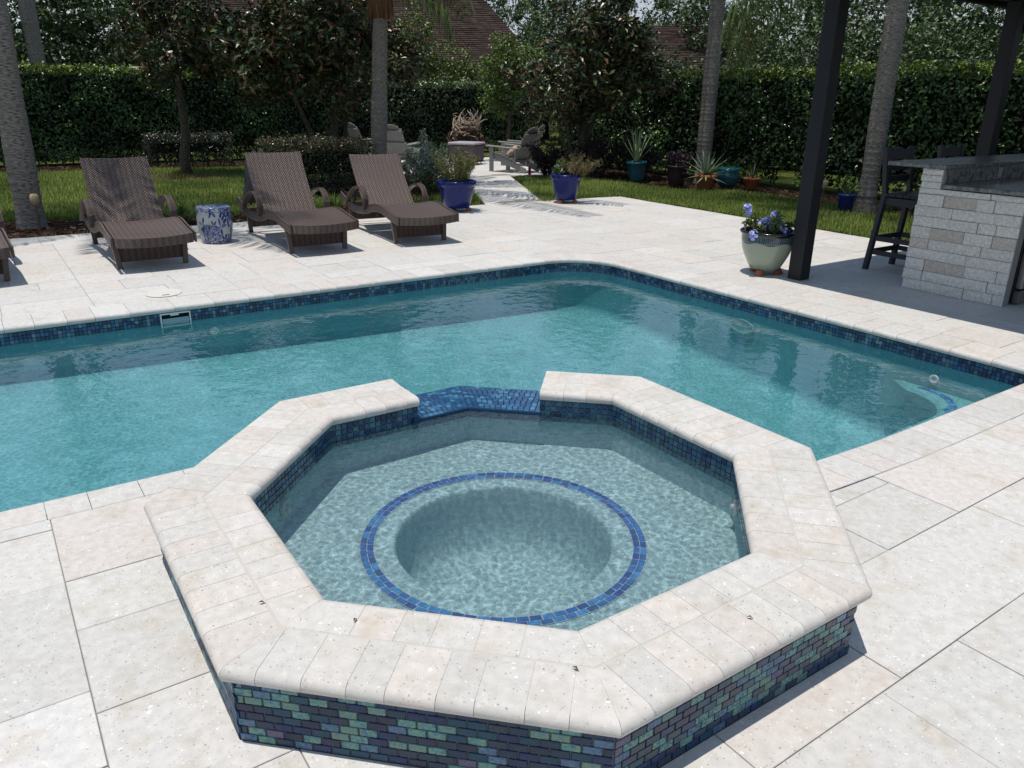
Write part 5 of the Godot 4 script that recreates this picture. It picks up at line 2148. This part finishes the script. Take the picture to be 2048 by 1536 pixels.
func petal(im: Image, c: Vector2, a: float, b: float, turn: float, col: Color) -> void:
	var m := int(ceil(maxf(a, b)))
	for j in range(-m, m + 1):
		for i in range(-m, m + 1):
			var u := (i * cos(turn) + j * sin(turn)) / a
			var w := (-i * sin(turn) + j * cos(turn)) / b
			var q := u * u + w * w
			if q <= 1.0:
				var y := int(c.y) + j
				if y >= 0 and y < im.get_height():
					im.set_pixel(posmod(int(c.x) + i, im.get_width()), y, col if q < 0.72 else Color(0.62, 0.65, 0.67))


# ---------------------------------------------------------------- the fire pit corner
func make_adirondack(label: String) -> Node3D:
	var o := thing("adirondack_chair", label, "adirondack chair", Vector3.ZERO, 0.0, "grey adirondack chairs round the fire pit")
	var m := plain("grey_lumber", lin(0.23, 0.228, 0.22), 0.65, 0.4)
	for sx in [-1.0, 1.0]:
		var r := Shape.new()  # the long side rail that is also the rear leg
		r.beam(Vector3(sx * 0.27, 0.36, 0.40), Vector3(sx * 0.27, 0.05, -0.52), 0.11, 0.03, Vector3.RIGHT, 0.004)
		built("side_rail", r, m, o)
		var l := Shape.new()
		l.slab(Vector3(sx * 0.315 - 0.016, 0.0, 0.30), Vector3(sx * 0.315 + 0.016, 0.53, 0.40), 0.004)
		built("front_leg", l, m, o)
		var a := Shape.new()
		a.beam(Vector3(sx * 0.34, 0.545, 0.46), Vector3(sx * 0.34, 0.50, -0.36), 0.026, 0.13, Vector3.RIGHT, 0.005)
		built("arm", a, m, o)
		var sup := Shape.new()
		sup.beam(Vector3(sx * 0.27, 0.16, -0.22), Vector3(sx * 0.30, 0.49, -0.31), 0.03, 0.06, Vector3.RIGHT, 0.003)
		built("arm_support", sup, m, o)
	for k in 6:
		var s := Shape.new()
		var z := 0.37 - 0.095 * k
		var y := 0.40 - 0.345 * (0.40 - z)
		s.beam(Vector3(-0.29, y, z), Vector3(0.29, y, z), 0.085, 0.022, Vector3(0, 0.94, 0.34), 0.004)
		built("seat_slat", s, m, o)
	for k in 7:
		var x := (k - 3) * 0.083
		var h := 0.80 - 0.011 * (k - 3) * (k - 3)
		var s := Shape.new()
		var foot := Vector3(x * 0.86, 0.21, -0.20)
		var up := Vector3(x * 0.03, 0.90, -0.42).normalized()
		s.beam(foot, foot + up * h, 0.075, 0.02, Vector3(0, 0.42, 0.9), 0.006)
		built("back_slat", s, m, o)
	for y in [0.24, 0.52, 0.78]:
		var s := Shape.new()
		var z: float = -0.235 - 0.465 * (y - 0.21)
		s.beam(Vector3(-0.30 if y < 0.6 else -0.26, y, z), Vector3(0.30 if y < 0.6 else 0.26, y, z), 0.055, 0.024, Vector3(0, 0.42, 0.9), 0.003)
		built("back_rail", s, m, o)
	return o


func squash(v: float) -> float:
	return signf(v) * pow(absf(v), 0.55)


func make_firepit_corner() -> void:
	var a := make_adirondack("grey adirondack chair right of the fire pit, nearer the lawn")
	a.position = Vector3(8.55, 0, -12.45)
	a.rotation.y = -2.78
	copy_of(a, "grey adirondack chair right of the fire pit, half hidden behind the nearer one", Vector3(9.75, 0, -13.85), -2.5)
	copy_of(a, "grey adirondack chair left of the fire pit, its slatted back towards the pool", Vector3(7.05, 0, -14.75), 2.15)
	copy_of(a, "grey adirondack chair half hidden behind the palm trunk, left of the fire pit", Vector3(6.75, 0, -15.9), 1.7)
	var cloth := plain("cushion_cloth", lin(0.42, 0.32, 0.25), 0.9, 0.2)
	for c in [[Vector3(8.6, 0.42, -12.55), -2.2, "tan pillow on the adirondack chair right of the fire pit"], [Vector3(7.02, 0.42, -15.9), 2.0, "pale pillow on the adirondack chair behind the palm trunk"]]:
		var s := Shape.new()
		s.smooth(true)
		var rows := []
		for j in 9:
			var row := []
			for i in 13:
				var u := i / 12.0 * TAU
				var t := (j / 8.0 - 0.5) * PI
				row.append(Vector3(0.19 * squash(cos(t)) * squash(cos(u)), 0.065 * sin(t), -0.15 * squash(cos(t)) * squash(sin(u))))
			rows.append(row)
		s.strip(rows)
		var o := built("pillow", s, cloth, self, Transform3D(Basis(Vector3.UP, c[1]) * Basis(Vector3.RIGHT, 0.75), c[0]))
		tag(o, c[2], "pillow", "pillows on the adirondack chairs")
	# fire pit: a lilac grey box with a lighter top on short legs
	var f := thing("fire_pit", "lilac grey fire pit box with a pale lid between the adirondack chairs", "fire pit", Vector3(8.70, 0, -14.65), 0.62)
	var b := Shape.new()
	b.slab(Vector3(-0.33, 0.09, -0.33), Vector3(0.33, 0.46, 0.33), 0.03)
	built("body", b, plain("pit_body", lin(0.12, 0.095, 0.115), 0.8, 0.3), f)
	var t := Shape.new()
	t.slab(Vector3(-0.35, 0.461, -0.35), Vector3(0.35, 0.515, 0.35), 0.02)
	built("lid", t, plain("pit_lid", lin(0.33, 0.31, 0.34), 0.7, 0.3), f)
	for sx in [-1.0, 1.0]:
		for sz in [-1.0, 1.0]:
			var l := Shape.new()
			l.tube([Vector3(sx * 0.27, 0.0, sz * 0.27), Vector3(sx * 0.25, 0.1, sz * 0.25)], [0.012, 0.016], 6)
			built("leg", l, plain("pit_leg", lin(0.1, 0.1, 0.1), 0.5), f)
	# the heap of twisted driftwood behind it
	var d := thing("driftwood_pile", "heap of twisted bleached driftwood branches behind the fire pit", "driftwood pile", Vector3(9.25, 0, -15.55))
	var pale := plain("driftwood", lin(0.40, 0.33, 0.26), 0.9, 0.2)
	var brown := plain("driftwood_brown", lin(0.15, 0.095, 0.065), 0.95, 0.2)
	for k in 150:
		var s := Shape.new()
		s.smooth(true)
		var u := rf(0, TAU)
		var high := pow(rng.randf(), 0.8)
		var r := 0.52 * sqrt(1.0 - pow(high * 0.85, 2))
		var p := Vector3(cos(u) * r * rf(0.6, 1.0), 0.18 + 0.80 * high, sin(u) * r * rf(0.6, 1.0))
		var dir := Vector3(-sin(u), rf(-0.4, 0.7), cos(u)).normalized() + rdir() * 0.6
		var pts := []
		var rads := []
		var q := p
		var fat := rf(0.010, 0.022)
		for i in 7:
			pts.append(q)
			rads.append(fat * (1.0 - i * 0.11))
			dir = (dir + rdir() * 0.55 - Vector3(q.x, 0, q.z) * 0.7).normalized()
			q += dir * rf(0.05, 0.10)
			q.y = maxf(q.y, 0.03)
		s.tube(pts, rads, 6)
		built("branch", s, pale if high > 0.42 and rng.randf() < 0.8 else brown, d)
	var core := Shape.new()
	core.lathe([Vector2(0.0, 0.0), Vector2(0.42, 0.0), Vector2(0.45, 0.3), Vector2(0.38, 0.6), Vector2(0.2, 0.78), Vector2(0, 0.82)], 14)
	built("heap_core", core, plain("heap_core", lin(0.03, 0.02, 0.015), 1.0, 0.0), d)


# ---------------------------------------------------------------- pots
func pot(called: String, label: String, at: Vector3, prof: Array, m: Material, soil_r: float, soil_y: float, group := "", feet := 0) -> Node3D:
	var o := thing(called, label, "flower pot", at, 0.0, group)
	var lift := 0.05 if feet else 0.0
	var s := Shape.new()
	s.smooth(true)
	s.lathe(prof, 40, Transform3D(Basis(), Vector3(0, lift, 0)))
	built("pot", s, m, o)
	var e := Shape.new()
	e.lathe([Vector2(soil_r, soil_y + lift), Vector2(0.0, soil_y + lift + 0.015)], 24)
	built("soil", e, mats.mulch, o)
	for k in feet:
		var a := TAU * k / feet + 0.7
		var f := Shape.new()
		var r: float = prof[1].x * 1.0
		var p := Vector3(cos(a) * r, 0, sin(a) * r)
		f.smooth(true)
		f.lathe([Vector2(0.0, 0.0), Vector2(0.042, 0.0), Vector2(0.046, 0.012), Vector2(0.030, 0.03), Vector2(0.034, 0.042), Vector2(0.026, 0.05), Vector2(0, 0.05)], 12, Transform3D(Basis(Vector3.UP, -a).scaled(Vector3(1.25, 1, 0.85)), p))
		built("foot", f, plain("terracotta", lin(0.36, 0.135, 0.065), 0.9, 0.3), o)
	return o


func sprigs(o: Node3D, at: Vector3, n: int, high: float, spread: float, leaf: Mesh, palette: Array, per: int, lean := Vector3.ZERO) -> void:
	var stems := Shape.new()
	var places: Array[Transform3D] = []
	var colors := PackedColorArray()
	for k in n:
		var a := rf(0, TAU)
		var q := sqrt(rng.randf())
		var h := high * rf(0.55, 1.0)
		var tip := at + Vector3(cos(a) * q * spread, h * (1.0 - 0.3 * q), sin(a) * q * spread) + lean * h
		var root := at + Vector3(cos(a), 0, sin(a)) * q * spread * 0.35
		var mid := root.lerp(tip, 0.5) + Vector3(0, 0.04 * high, 0)
		stems.tube([root, mid, tip], [0.006, 0.0045, 0.002], 4, false)
		for i in per:
			var t := rf(0.2, 1.0)
			var p := root.lerp(mid, t * 2.0) if t < 0.5 else mid.lerp(tip, t * 2.0 - 1.0)
			p += rdir() * 0.022
			places.append(facing(p, (rdir() + Vector3(0, 0.5, 0)).normalized(), rf(0.7, 1.3)))
			colors.append(pick_color(palette))
	built("stem", stems, plain("green_stem", lin(0.08, 0.11, 0.04), 0.8), o).set_meta("kind", "stuff")
	stuff("foliage", leaf, leafy("soft_leaf"), places, colors, o)


func blades(o: Node3D, at: Vector3, n: int, length: float, width: float, flat: float, palette: Array, arch := 0.25) -> void:
	# sword leaves springing from one point, each a part of its own
	for k in n:
		var a := k * 2.399 + rf(-0.2, 0.2)
		var e := lerpf(1.45, flat, pow(float(k) / n, 0.8)) + rf(-0.08, 0.08)
		var l := length * rf(0.75, 1.1)
		var out := Vector3(cos(a), 0, sin(a))
		var side := Vector3(-sin(a), 0, cos(a))
		var s := Shape.new()
		s.smooth(true)
		var rows := []
		for i in 6:
			var t := i / 5.0
			var p := at + out * (cos(e) * l * t) + Vector3(0, sin(e) * l * t - arch * l * t * t * cos(e), 0)
			var w := width * (0.7 + 0.6 * t) * (1.0 - pow(t, 2.2)) + 0.001
			rows.append([p - side * w, p + Vector3(0, -w * 0.35, 0), p + side * w])
		s.tint(pick_color(palette))
		s.strip(rows)
		built("blade", s, leafy("blade_leaf", 0.45, 0.2, 0.5), o)


func make_pots() -> void:
	var cobalt := plain("cobalt_glaze", lin(0.006, 0.017, 0.135), 0.22, 0.4)
	cobalt.albedo_texture = ntex(noise(FastNoiseLite.TYPE_SIMPLEX_SMOOTH, 0.02, 4, 95), 256, ramp([[0.0, Color(0.7, 0.7, 0.8)], [0.75, Color(1, 1, 1)], [1.0, Color(1, 1, 1)]]))
	tri_map(cobalt, 2.0)
	var small := leaf_mesh(0.04, 0.02)
	var needle := leaf_mesh(0.075, 0.010, 0.1, 0.2)
	var g := "cobalt blue glazed pots"
	var prof := [Vector2(0.0, 0.0), Vector2(0.165, 0.0), Vector2(0.18, 0.012), Vector2(0.215, 0.14), Vector2(0.25, 0.28), Vector2(0.252, 0.30), Vector2(0.268, 0.305), Vector2(0.275, 0.33), Vector2(0.275, 0.36), Vector2(0.262, 0.372), Vector2(0.25, 0.362), Vector2(0.245, 0.31), Vector2(0.0, 0.30)]
	var a := pot("blue_pot", "cobalt blue pot of feathery red tipped plants beside the third lounger", Vector3(4.22, 0, -7.52), prof, cobalt, 0.247, 0.33, g, 3)
	sprigs(a, Vector3(0, 0.36, 0), 60, 0.62, 0.36, needle, [[0.55, Color(0.09, 0.12, 0.035)], [0.3, Color(0.15, 0.15, 0.06)], [0.13, Color(0.16, 0.10, 0.04)], [0.02, Color(0.4, 0.04, 0.02)]], 45)
	var q := []
	for v in prof: q.append(v * Vector2(0.87, 1.03))
	var b := pot("blue_pot", "cobalt blue pot of spiky tan plants standing at the lawn's edge", Vector3(6.16, 0, -7.52), q, cobalt, 0.215, 0.335, g, 3)
	sprigs(b, Vector3(0.1, 0.37, 0.05), 46, 0.42, 0.34, needle, [[0.5, Color(0.20, 0.15, 0.055)], [0.3, Color(0.12, 0.12, 0.05)], [0.2, Color(0.15, 0.09, 0.08)]], 34, Vector3(0.25, 0, 0.15))
	sprigs(b, Vector3(-0.1, 0.37, -0.05), 16, 0.30, 0.13, leaf_mesh(0.06, 0.04), [[0.85, Color(0.07, 0.13, 0.035)], [0.15, Color(0.5, 0.45, 0.4)]], 18)
	# the celadon pot with plumbago by the pergola post
	var cel := plain("celadon_glaze", Color.WHITE, 0.16, 0.6)
	cel.albedo_texture = ImageTexture.create_from_image(celadon_image())
	var c := pot("glazed_pot", "pale green glazed pot with a dark patterned rim and blue flowers", Vector3(4.545, 0, -2.47), [Vector2(0.0, 0.0), Vector2(0.125, 0.0), Vector2(0.135, 0.006), Vector2(0.16, 0.05), Vector2(0.20, 0.13), Vector2(0.225, 0.20), Vector2(0.236, 0.27), Vector2(0.236, 0.30), Vector2(0.236, 0.315), Vector2(0.25, 0.322), Vector2(0.256, 0.338), Vector2(0.245, 0.35), Vector2(0.232, 0.342), Vector2(0.225, 0.30), Vector2(0.0, 0.29)], cel, 0.228, 0.31, "", 3)
	var leaves := [[0.55, Color(0.07, 0.115, 0.03)], [0.3, Color(0.12, 0.17, 0.045)], [0.15, Color(0.16, 0.16, 0.06)]]
	sprigs(c, Vector3(0, 0.35, 0), 34, 0.24, 0.25, leaf_mesh(0.045, 0.022), leaves, 26)
	var shoot := Shape.new()
	var flower := Shape.new()
	for k in 5:
		var an := TAU * k / 5.0
		var o := Vector3(cos(an), 0, sin(an))
		var sd := Vector3(-sin(an), 0, cos(an)) * 0.006
		flower.quad(Vector3(0, 0, 0), o * 0.009 + sd + Vector3(0, 0.003, 0), o * 0.016 + Vector3(0, 0.002, 0), o * 0.009 - sd + Vector3(0, 0.003, 0))
	var fm := flower.mesh()
	# flower heads: where each stands over the pot
	var heads := [Vector3(-0.20, 0.56, -0.10), Vector3(-0.21, 0.60, -0.11), Vector3(-0.14, 0.47, 0.02), Vector3(-0.10, 0.49, 0.03), Vector3(-0.06, 0.47, 0.05), Vector3(-0.10, 0.44, 0.07), Vector3(-0.24, 0.38, 0.02), Vector3(-0.26, 0.36, 0.03), Vector3(0.03, 0.53, 0.0), Vector3(0.07, 0.47, 0.02), Vector3(-0.02, 0.42, 0.12), Vector3(0.0, 0.40, 0.16)]
	for h in heads:
		var root := Vector3(h.x * 0.3, 0.34, h.z * 0.3)
		shoot.tube([root, root.lerp(h, 0.5) + Vector3(0, 0.03, 0), h], [0.004, 0.003, 0.002], 4, false)
		var n := 19
		for k in n:
			var d := (rdir() + Vector3(0, 0.5, 0.2)).normalized()
			put("flower", fm, [plain("plumbago", lin(0.30, 0.33, 0.74), 0.7), plain("plumbago_pale", lin(0.46, 0.50, 0.82), 0.7)][k % 2], c, facing(h + d * rf(0.015, 0.045), d, rf(0.9, 1.3)))
	built("flower_stems", shoot, plain("green_stem", lin(0.08, 0.11, 0.04), 0.8), c)
	# pots against the right hedge
	var teal := plain("teal_glaze", lin(0.012, 0.105, 0.135), 0.15, 0.6)
	var tp := [Vector2(0.0, 0.0), Vector2(0.13, 0.0), Vector2(0.14, 0.01), Vector2(0.175, 0.2), Vector2(0.185, 0.33), Vector2(0.2, 0.335), Vector2(0.203, 0.365), Vector2(0.19, 0.37), Vector2(0.178, 0.34), Vector2(0.0, 0.32)]
	var t := pot("teal_pot", "tilted teal pot of tall sword leaves beside the purple shrubs", Vector3(9.6, 0, -9.62), tp, teal, 0.178, 0.345, "teal glazed pots")
	t.rotation = Vector3(0, 0, 0.06)
	blades(t, Vector3(0, 0.34, 0), 20, 0.72, 0.016, 0.75, [[0.6, Color(0.15, 0.22, 0.11)], [0.4, Color(0.25, 0.32, 0.19)]], 0.15)
	pot("teal_pot", "round teal pot half hidden behind the potted agave", Vector3(10.35, 0, -7.95), [Vector2(0.0, 0.0), Vector2(0.13, 0.0), Vector2(0.2, 0.1), Vector2(0.22, 0.22), Vector2(0.2, 0.3), Vector2(0.21, 0.33), Vector2(0.2, 0.345), Vector2(0.18, 0.32), Vector2(0.0, 0.3)], teal, 0.18, 0.315, "teal glazed pots")
	var terra := plain("terracotta", lin(0.36, 0.135, 0.065), 0.9, 0.3)
	var ag := pot("terracotta_pot", "terracotta pot holding a wide spiky agave in front of a palm", Vector3(9.65, 0, -7.86), [Vector2(0.0, 0.0), Vector2(0.13, 0.0), Vector2(0.175, 0.2), Vector2(0.195, 0.2), Vector2(0.2, 0.255), Vector2(0.185, 0.258), Vector2(0.17, 0.22), Vector2(0.0, 0.21)], terra, 0.172, 0.23, "terracotta pots")
	blades(ag, Vector3(0, 0.24, 0), 46, 0.56, 0.019, -0.25, [[0.6, Color(0.13, 0.19, 0.13)], [0.4, Color(0.19, 0.25, 0.15)]], 0.12)
	var sm := pot("terracotta_pot", "small terracotta pot of thin leaves beside the second teal pot", Vector3(10.55, 0, -7.55), [Vector2(0.0, 0.0), Vector2(0.1, 0.0), Vector2(0.14, 0.15), Vector2(0.155, 0.15), Vector2(0.157, 0.19), Vector2(0.14, 0.19), Vector2(0.13, 0.16), Vector2(0.0, 0.155)], terra, 0.132, 0.17, "terracotta pots")
	blades(sm, Vector3(0, 0.17, 0), 18, 0.42, 0.009, 0.2, [[0.6, Color(0.08, 0.13, 0.05)], [0.4, Color(0.13, 0.17, 0.06)]])
	var dk := pot("dark_pot", "dark plum coloured pot with purple leaves left of the agave", Vector3(9.62, 0, -8.55), tp, plain("plum_glaze", lin(0.025, 0.016, 0.024), 0.35), 0.178, 0.345, "")
	sprigs(dk, Vector3(0, 0.34, 0), 30, 0.35, 0.3, leaf_mesh(0.06, 0.035), [[0.6, Color(0.03, 0.012, 0.03)], [0.4, Color(0.06, 0.03, 0.05)]], 20)
	var sb := pot("blue_pot", "small bright blue pot at the foot of the ringed palm on the right", Vector3(9.2, 0, -4.72), [Vector2(0.0, 0.0), Vector2(0.1, 0.0), Vector2(0.118, 0.22), Vector2(0.126, 0.225), Vector2(0.126, 0.25), Vector2(0.115, 0.25), Vector2(0.11, 0.22), Vector2(0.0, 0.21)], plain("bright_blue", lin(0.012, 0.03, 0.19), 0.3), 0.11, 0.225, g)
	blades(sb, Vector3(0, 0.22, 0), 14, 0.36, 0.012, 0.6, [[1.0, Color(0.10, 0.15, 0.05)]])
	var red := pot("red_pot", "dark red planter half hidden behind the bar chair", Vector3(9.6, 0, -3.75), [Vector2(0.0, 0.0), Vector2(0.16, 0.0), Vector2(0.2, 0.26), Vector2(0.21, 0.27), Vector2(0.21, 0.3), Vector2(0.19, 0.3), Vector2(0.0, 0.27)], plain("oxblood", lin(0.075, 0.012, 0.015), 0.4), 0.19, 0.28, "")
	sprigs(red, Vector3(0, 0.28, 0), 20, 0.4, 0.25, leaf_mesh(0.08, 0.05), [[0.6, Color(0.05, 0.08, 0.025)], [0.4, Color(0.09, 0.12, 0.04)]], 16)


func celadon_image() -> Image:
	# from the foot up: pale celadon, a band of dark lattice, a nearly black rim
	var w := 512
	var h := 256
	var im := Image.create(w, h, false, Image.FORMAT_RGB8)
	for y in h:
		var v := float(y) / h
		for x in w:
			var c := Color(0.56, 0.60, 0.53)
			if v < 0.06: c = Color(0.5, 0.54, 0.47)
			if v > 0.40 + 0.012 * sin(x * TAU * 6.0 / w):
				var l := sin(TAU * (x / 12.8 + y / 12.0)) * sin(TAU * (x / 12.8 - y / 12.0))
				c = Color(0.10, 0.12, 0.16) if l > 0.1 else Color(0.34, 0.42, 0.44)
			if v > 0.54: c = Color(0.035, 0.037, 0.05)
			im.set_pixel(x, y, c)
	return im


# ---------------------------------------------------------------- beds and small things
func make_beds() -> void:
	for b in beds():
		var s := Shape.new()
		s.prism(b, -0.06, -0.046, 0.0, false)
		built("mulch_bed", s, mats.mulch).set_meta("kind", "structure")
	var chip := Shape.new()
	chip.box(Transform3D(), Vector3(0.05, 0.008, 0.018))
	var places: Array[Transform3D] = []
	var colors := PackedColorArray()
	for b in beds():
		var lo: Vector2 = b[0]
		var hi: Vector2 = b[0]
		for p in b:
			lo = lo.min(p)
			hi = hi.max(p)
		var n := int((hi.x - lo.x) * (hi.y - lo.y) * 190.0)
		for k in n:
			var p := Vector2(rf(lo.x, hi.x), rf(lo.y, hi.y))
			if not Geometry2D.is_point_in_polygon(p, b): continue
			places.append(facing(Vector3(p.x, rf(-0.045, -0.03), p.y), (Vector3(0, 1, 0) + rdir() * 0.35).normalized(), rf(0.6, 1.5)))
			colors.append(pick_color([[0.6, Color(0.045, 0.028, 0.02)], [0.3, Color(0.085, 0.05, 0.034)], [0.1, Color(0.17, 0.12, 0.085)]]))
	tag(stuff("wood_chips", chip.mesh(), mats.chips, places, colors), "brown wood chip mulch in the planting beds", "mulch")
	# liriope clumps along the deck
	var spots := [Vector2(0.35, -8.45), Vector2(0.75, -8.5), Vector2(1.1, -8.35), Vector2(1.0, -8.15), Vector2(2.2, -8.55), Vector2(2.5, -8.75), Vector2(2.85, -8.6), Vector2(0.55, -8.2), Vector2(3.2, -8.9)]
	var names := ["leftmost grassy clump in the bed behind the patterned stool", "second grassy clump from the left behind the patterned stool", "third grassy clump behind the stool, nearest the second lounger", "front grassy clump at the deck edge right of the stool", "leftmost grassy clump between the second and third loungers", "middle grassy clump between the second and third loungers", "right grassy clump between the second and third loungers", "front grassy clump at the deck edge behind the stool", "grassy clump just behind the third lounger's arm"]
	for k in spots.size():
		var o := thing("grass_clump", names[k], "ornamental grass", v3(spots[k], -0.045), 0.0, "grassy clumps in the bed behind the loungers")
		var s := Shape.new()
		s.smooth(true)
		for i in 70:
			var a := rf(0, TAU)
			var e := rf(0.7, 1.5)
			var l := rf(0.24, 0.40)
			var out := Vector3(cos(a), 0, sin(a))
			var side := Vector3(-sin(a), 0, cos(a)) * 0.006
			var root := out * rf(0, 0.05)
			s.tint(Color(0.05, 0.10, 0.022).lerp(Color(0.10, 0.16, 0.04), rng.randf()))
			var mid := root + (out * cos(e) + Vector3(0, sin(e), 0)) * l * 0.55
			var tip := mid + (out * (cos(e) + 0.35) + Vector3(0, sin(e) - 0.55, 0)) * l * 0.5
			s.quad(root - side, root + side, mid + side, mid - side)
			s.tri(mid - side, mid + side, tip)
		built("blades", s, leafy("grass_blade"), o).set_meta("kind", "stuff")


func make_small_things() -> void:
	# path light before the left palm
	var brass := plain("weathered_brass", lin(0.20, 0.15, 0.08), 0.5, 0.5, 0.4)
	var l := thing("path_light", "small tan mushroom path light at the foot of the left palm", "garden light", Vector3(-0.80, -0.05, -8.72))
	var s := Shape.new()
	s.tube([Vector3.ZERO, Vector3(0, 0.34, 0)], [0.012, 0.011], 8)
	built("stake", s, plain("brass_stake", lin(0.10, 0.08, 0.05), 0.6), l)
	var h := Shape.new()
	h.smooth(true)
	h.lathe([Vector2(0.022, 0.30), Vector2(0.045, 0.335), Vector2(0.05, 0.345), Vector2(0.048, 0.40), Vector2(0.036, 0.425), Vector2(0.0, 0.435)], 16)
	built("hood", h, plain("light_hood", lin(0.42, 0.31, 0.17), 0.6), l)
	var c := copy_of(l, "small copper garden light before the right hedge left of the small blue pot", Vector3(9.55, -0.05, -5.35), 0.0)
	tag(c, "small copper garden light before the right hedge left of the small blue pot", "garden light")
	# rock-shaped cover showing over the second lounger
	var r := Shape.new()
	r.smooth(true)
	var rows := []
	var f := noise(FastNoiseLite.TYPE_SIMPLEX_SMOOTH, 2.2, 3, 33)
	for j in 10:
		var row := []
		for i in 21:
			var a := TAU * i / 20.0
			var t := PI * 0.5 * j / 9.0
			var p := Vector3(cos(t) * cos(a) * 0.27, sin(t) * 0.76, -cos(t) * sin(a) * 0.22)
			row.append(p * (1.0 + 0.22 * f.get_noise_3dv(p * 2.0 if i < 20 else Vector3(cos(t) * 0.27, sin(t) * 0.52, 0.0) * 2.0)))
		rows.append(row)
	r.strip(rows)
	tag(built("rock_cover", r, plain("grey_rock", lin(0.055, 0.058, 0.062), 0.9, 0.3), self, Transform3D(Basis(), Vector3(2.2, -0.05, -9.85))), "smooth grey artificial rock standing just behind the second lounger's backrest", "rock")
	# little red marker flag at the lawn corner by the chairs
	var fl := thing("marker_flag", "tiny red marker flag at the lawn corner near the right adirondack chair", "flag", Vector3(8.38, -0.05, -11.62))
	var st := Shape.new()
	st.tube([Vector3.ZERO, Vector3(0, 0.2, 0)], [0.004, 0.004], 5)
	built("wire", st, plain("wire", lin(0.2, 0.2, 0.2), 0.5), fl)
	var cl := Shape.new()
	cl.slab(Vector3(0.0, 0.05, -0.001), Vector3(0.07, 0.2, 0.001))
	cl.slab(Vector3(0.005, 0.03, -0.0014), Vector3(0.04, 0.05, 0.0014))
	built("cloth", cl, plain("red_cloth", lin(0.45, 0.02, 0.06), 0.8), fl)
	# fallen leaves and crumbs on the stone
	var leaf := leaf_mesh(0.045, 0.017, 0.5, 0.3)
	var bits := [
		[Vector3(-0.435, SPA_TOP, 0.93), 0.4, Color(0.10, 0.10, 0.04), "small green fallen leaf on the spa's front coping near the water"],
		[Vector3(-0.965, SPA_TOP, 0.28), 1.2, Color(0.16, 0.06, 0.03), "small reddish fallen leaf on the spa's left coping"],
		[Vector3(-0.79, SPA_TOP, 0.48), 2.3, Color(0.07, 0.05, 0.03), "dark crumb of leaf on the coping at the spa's front left corner"],
		[Vector3(0.06, SPA_TOP, 1.03), 0.9, Color(0.28, 0.15, 0.06), "curled tan leaf on the coping at the spa's front right corner"],
		[Vector3(-0.98, 0.002, 0.76), 0.3, Color(0.26, 0.16, 0.07), "crumpled brown leaf on the deck at the photo's bottom edge"],
	]
	for b in bits:
		var m := plain("fallen_%d" % int(b[2].r * 1000), b[2].linear_to_srgb(), 0.8)
		var o := put("fallen_leaf", leaf, m, self, Transform3D(Basis(Vector3.UP, b[1]).scaled(Vector3(0.45, 0.45, 0.45)), b[0] + Vector3(0, 0.006, 0)))
		tag(o, b[3], "leaf", "fallen leaves on the stone")
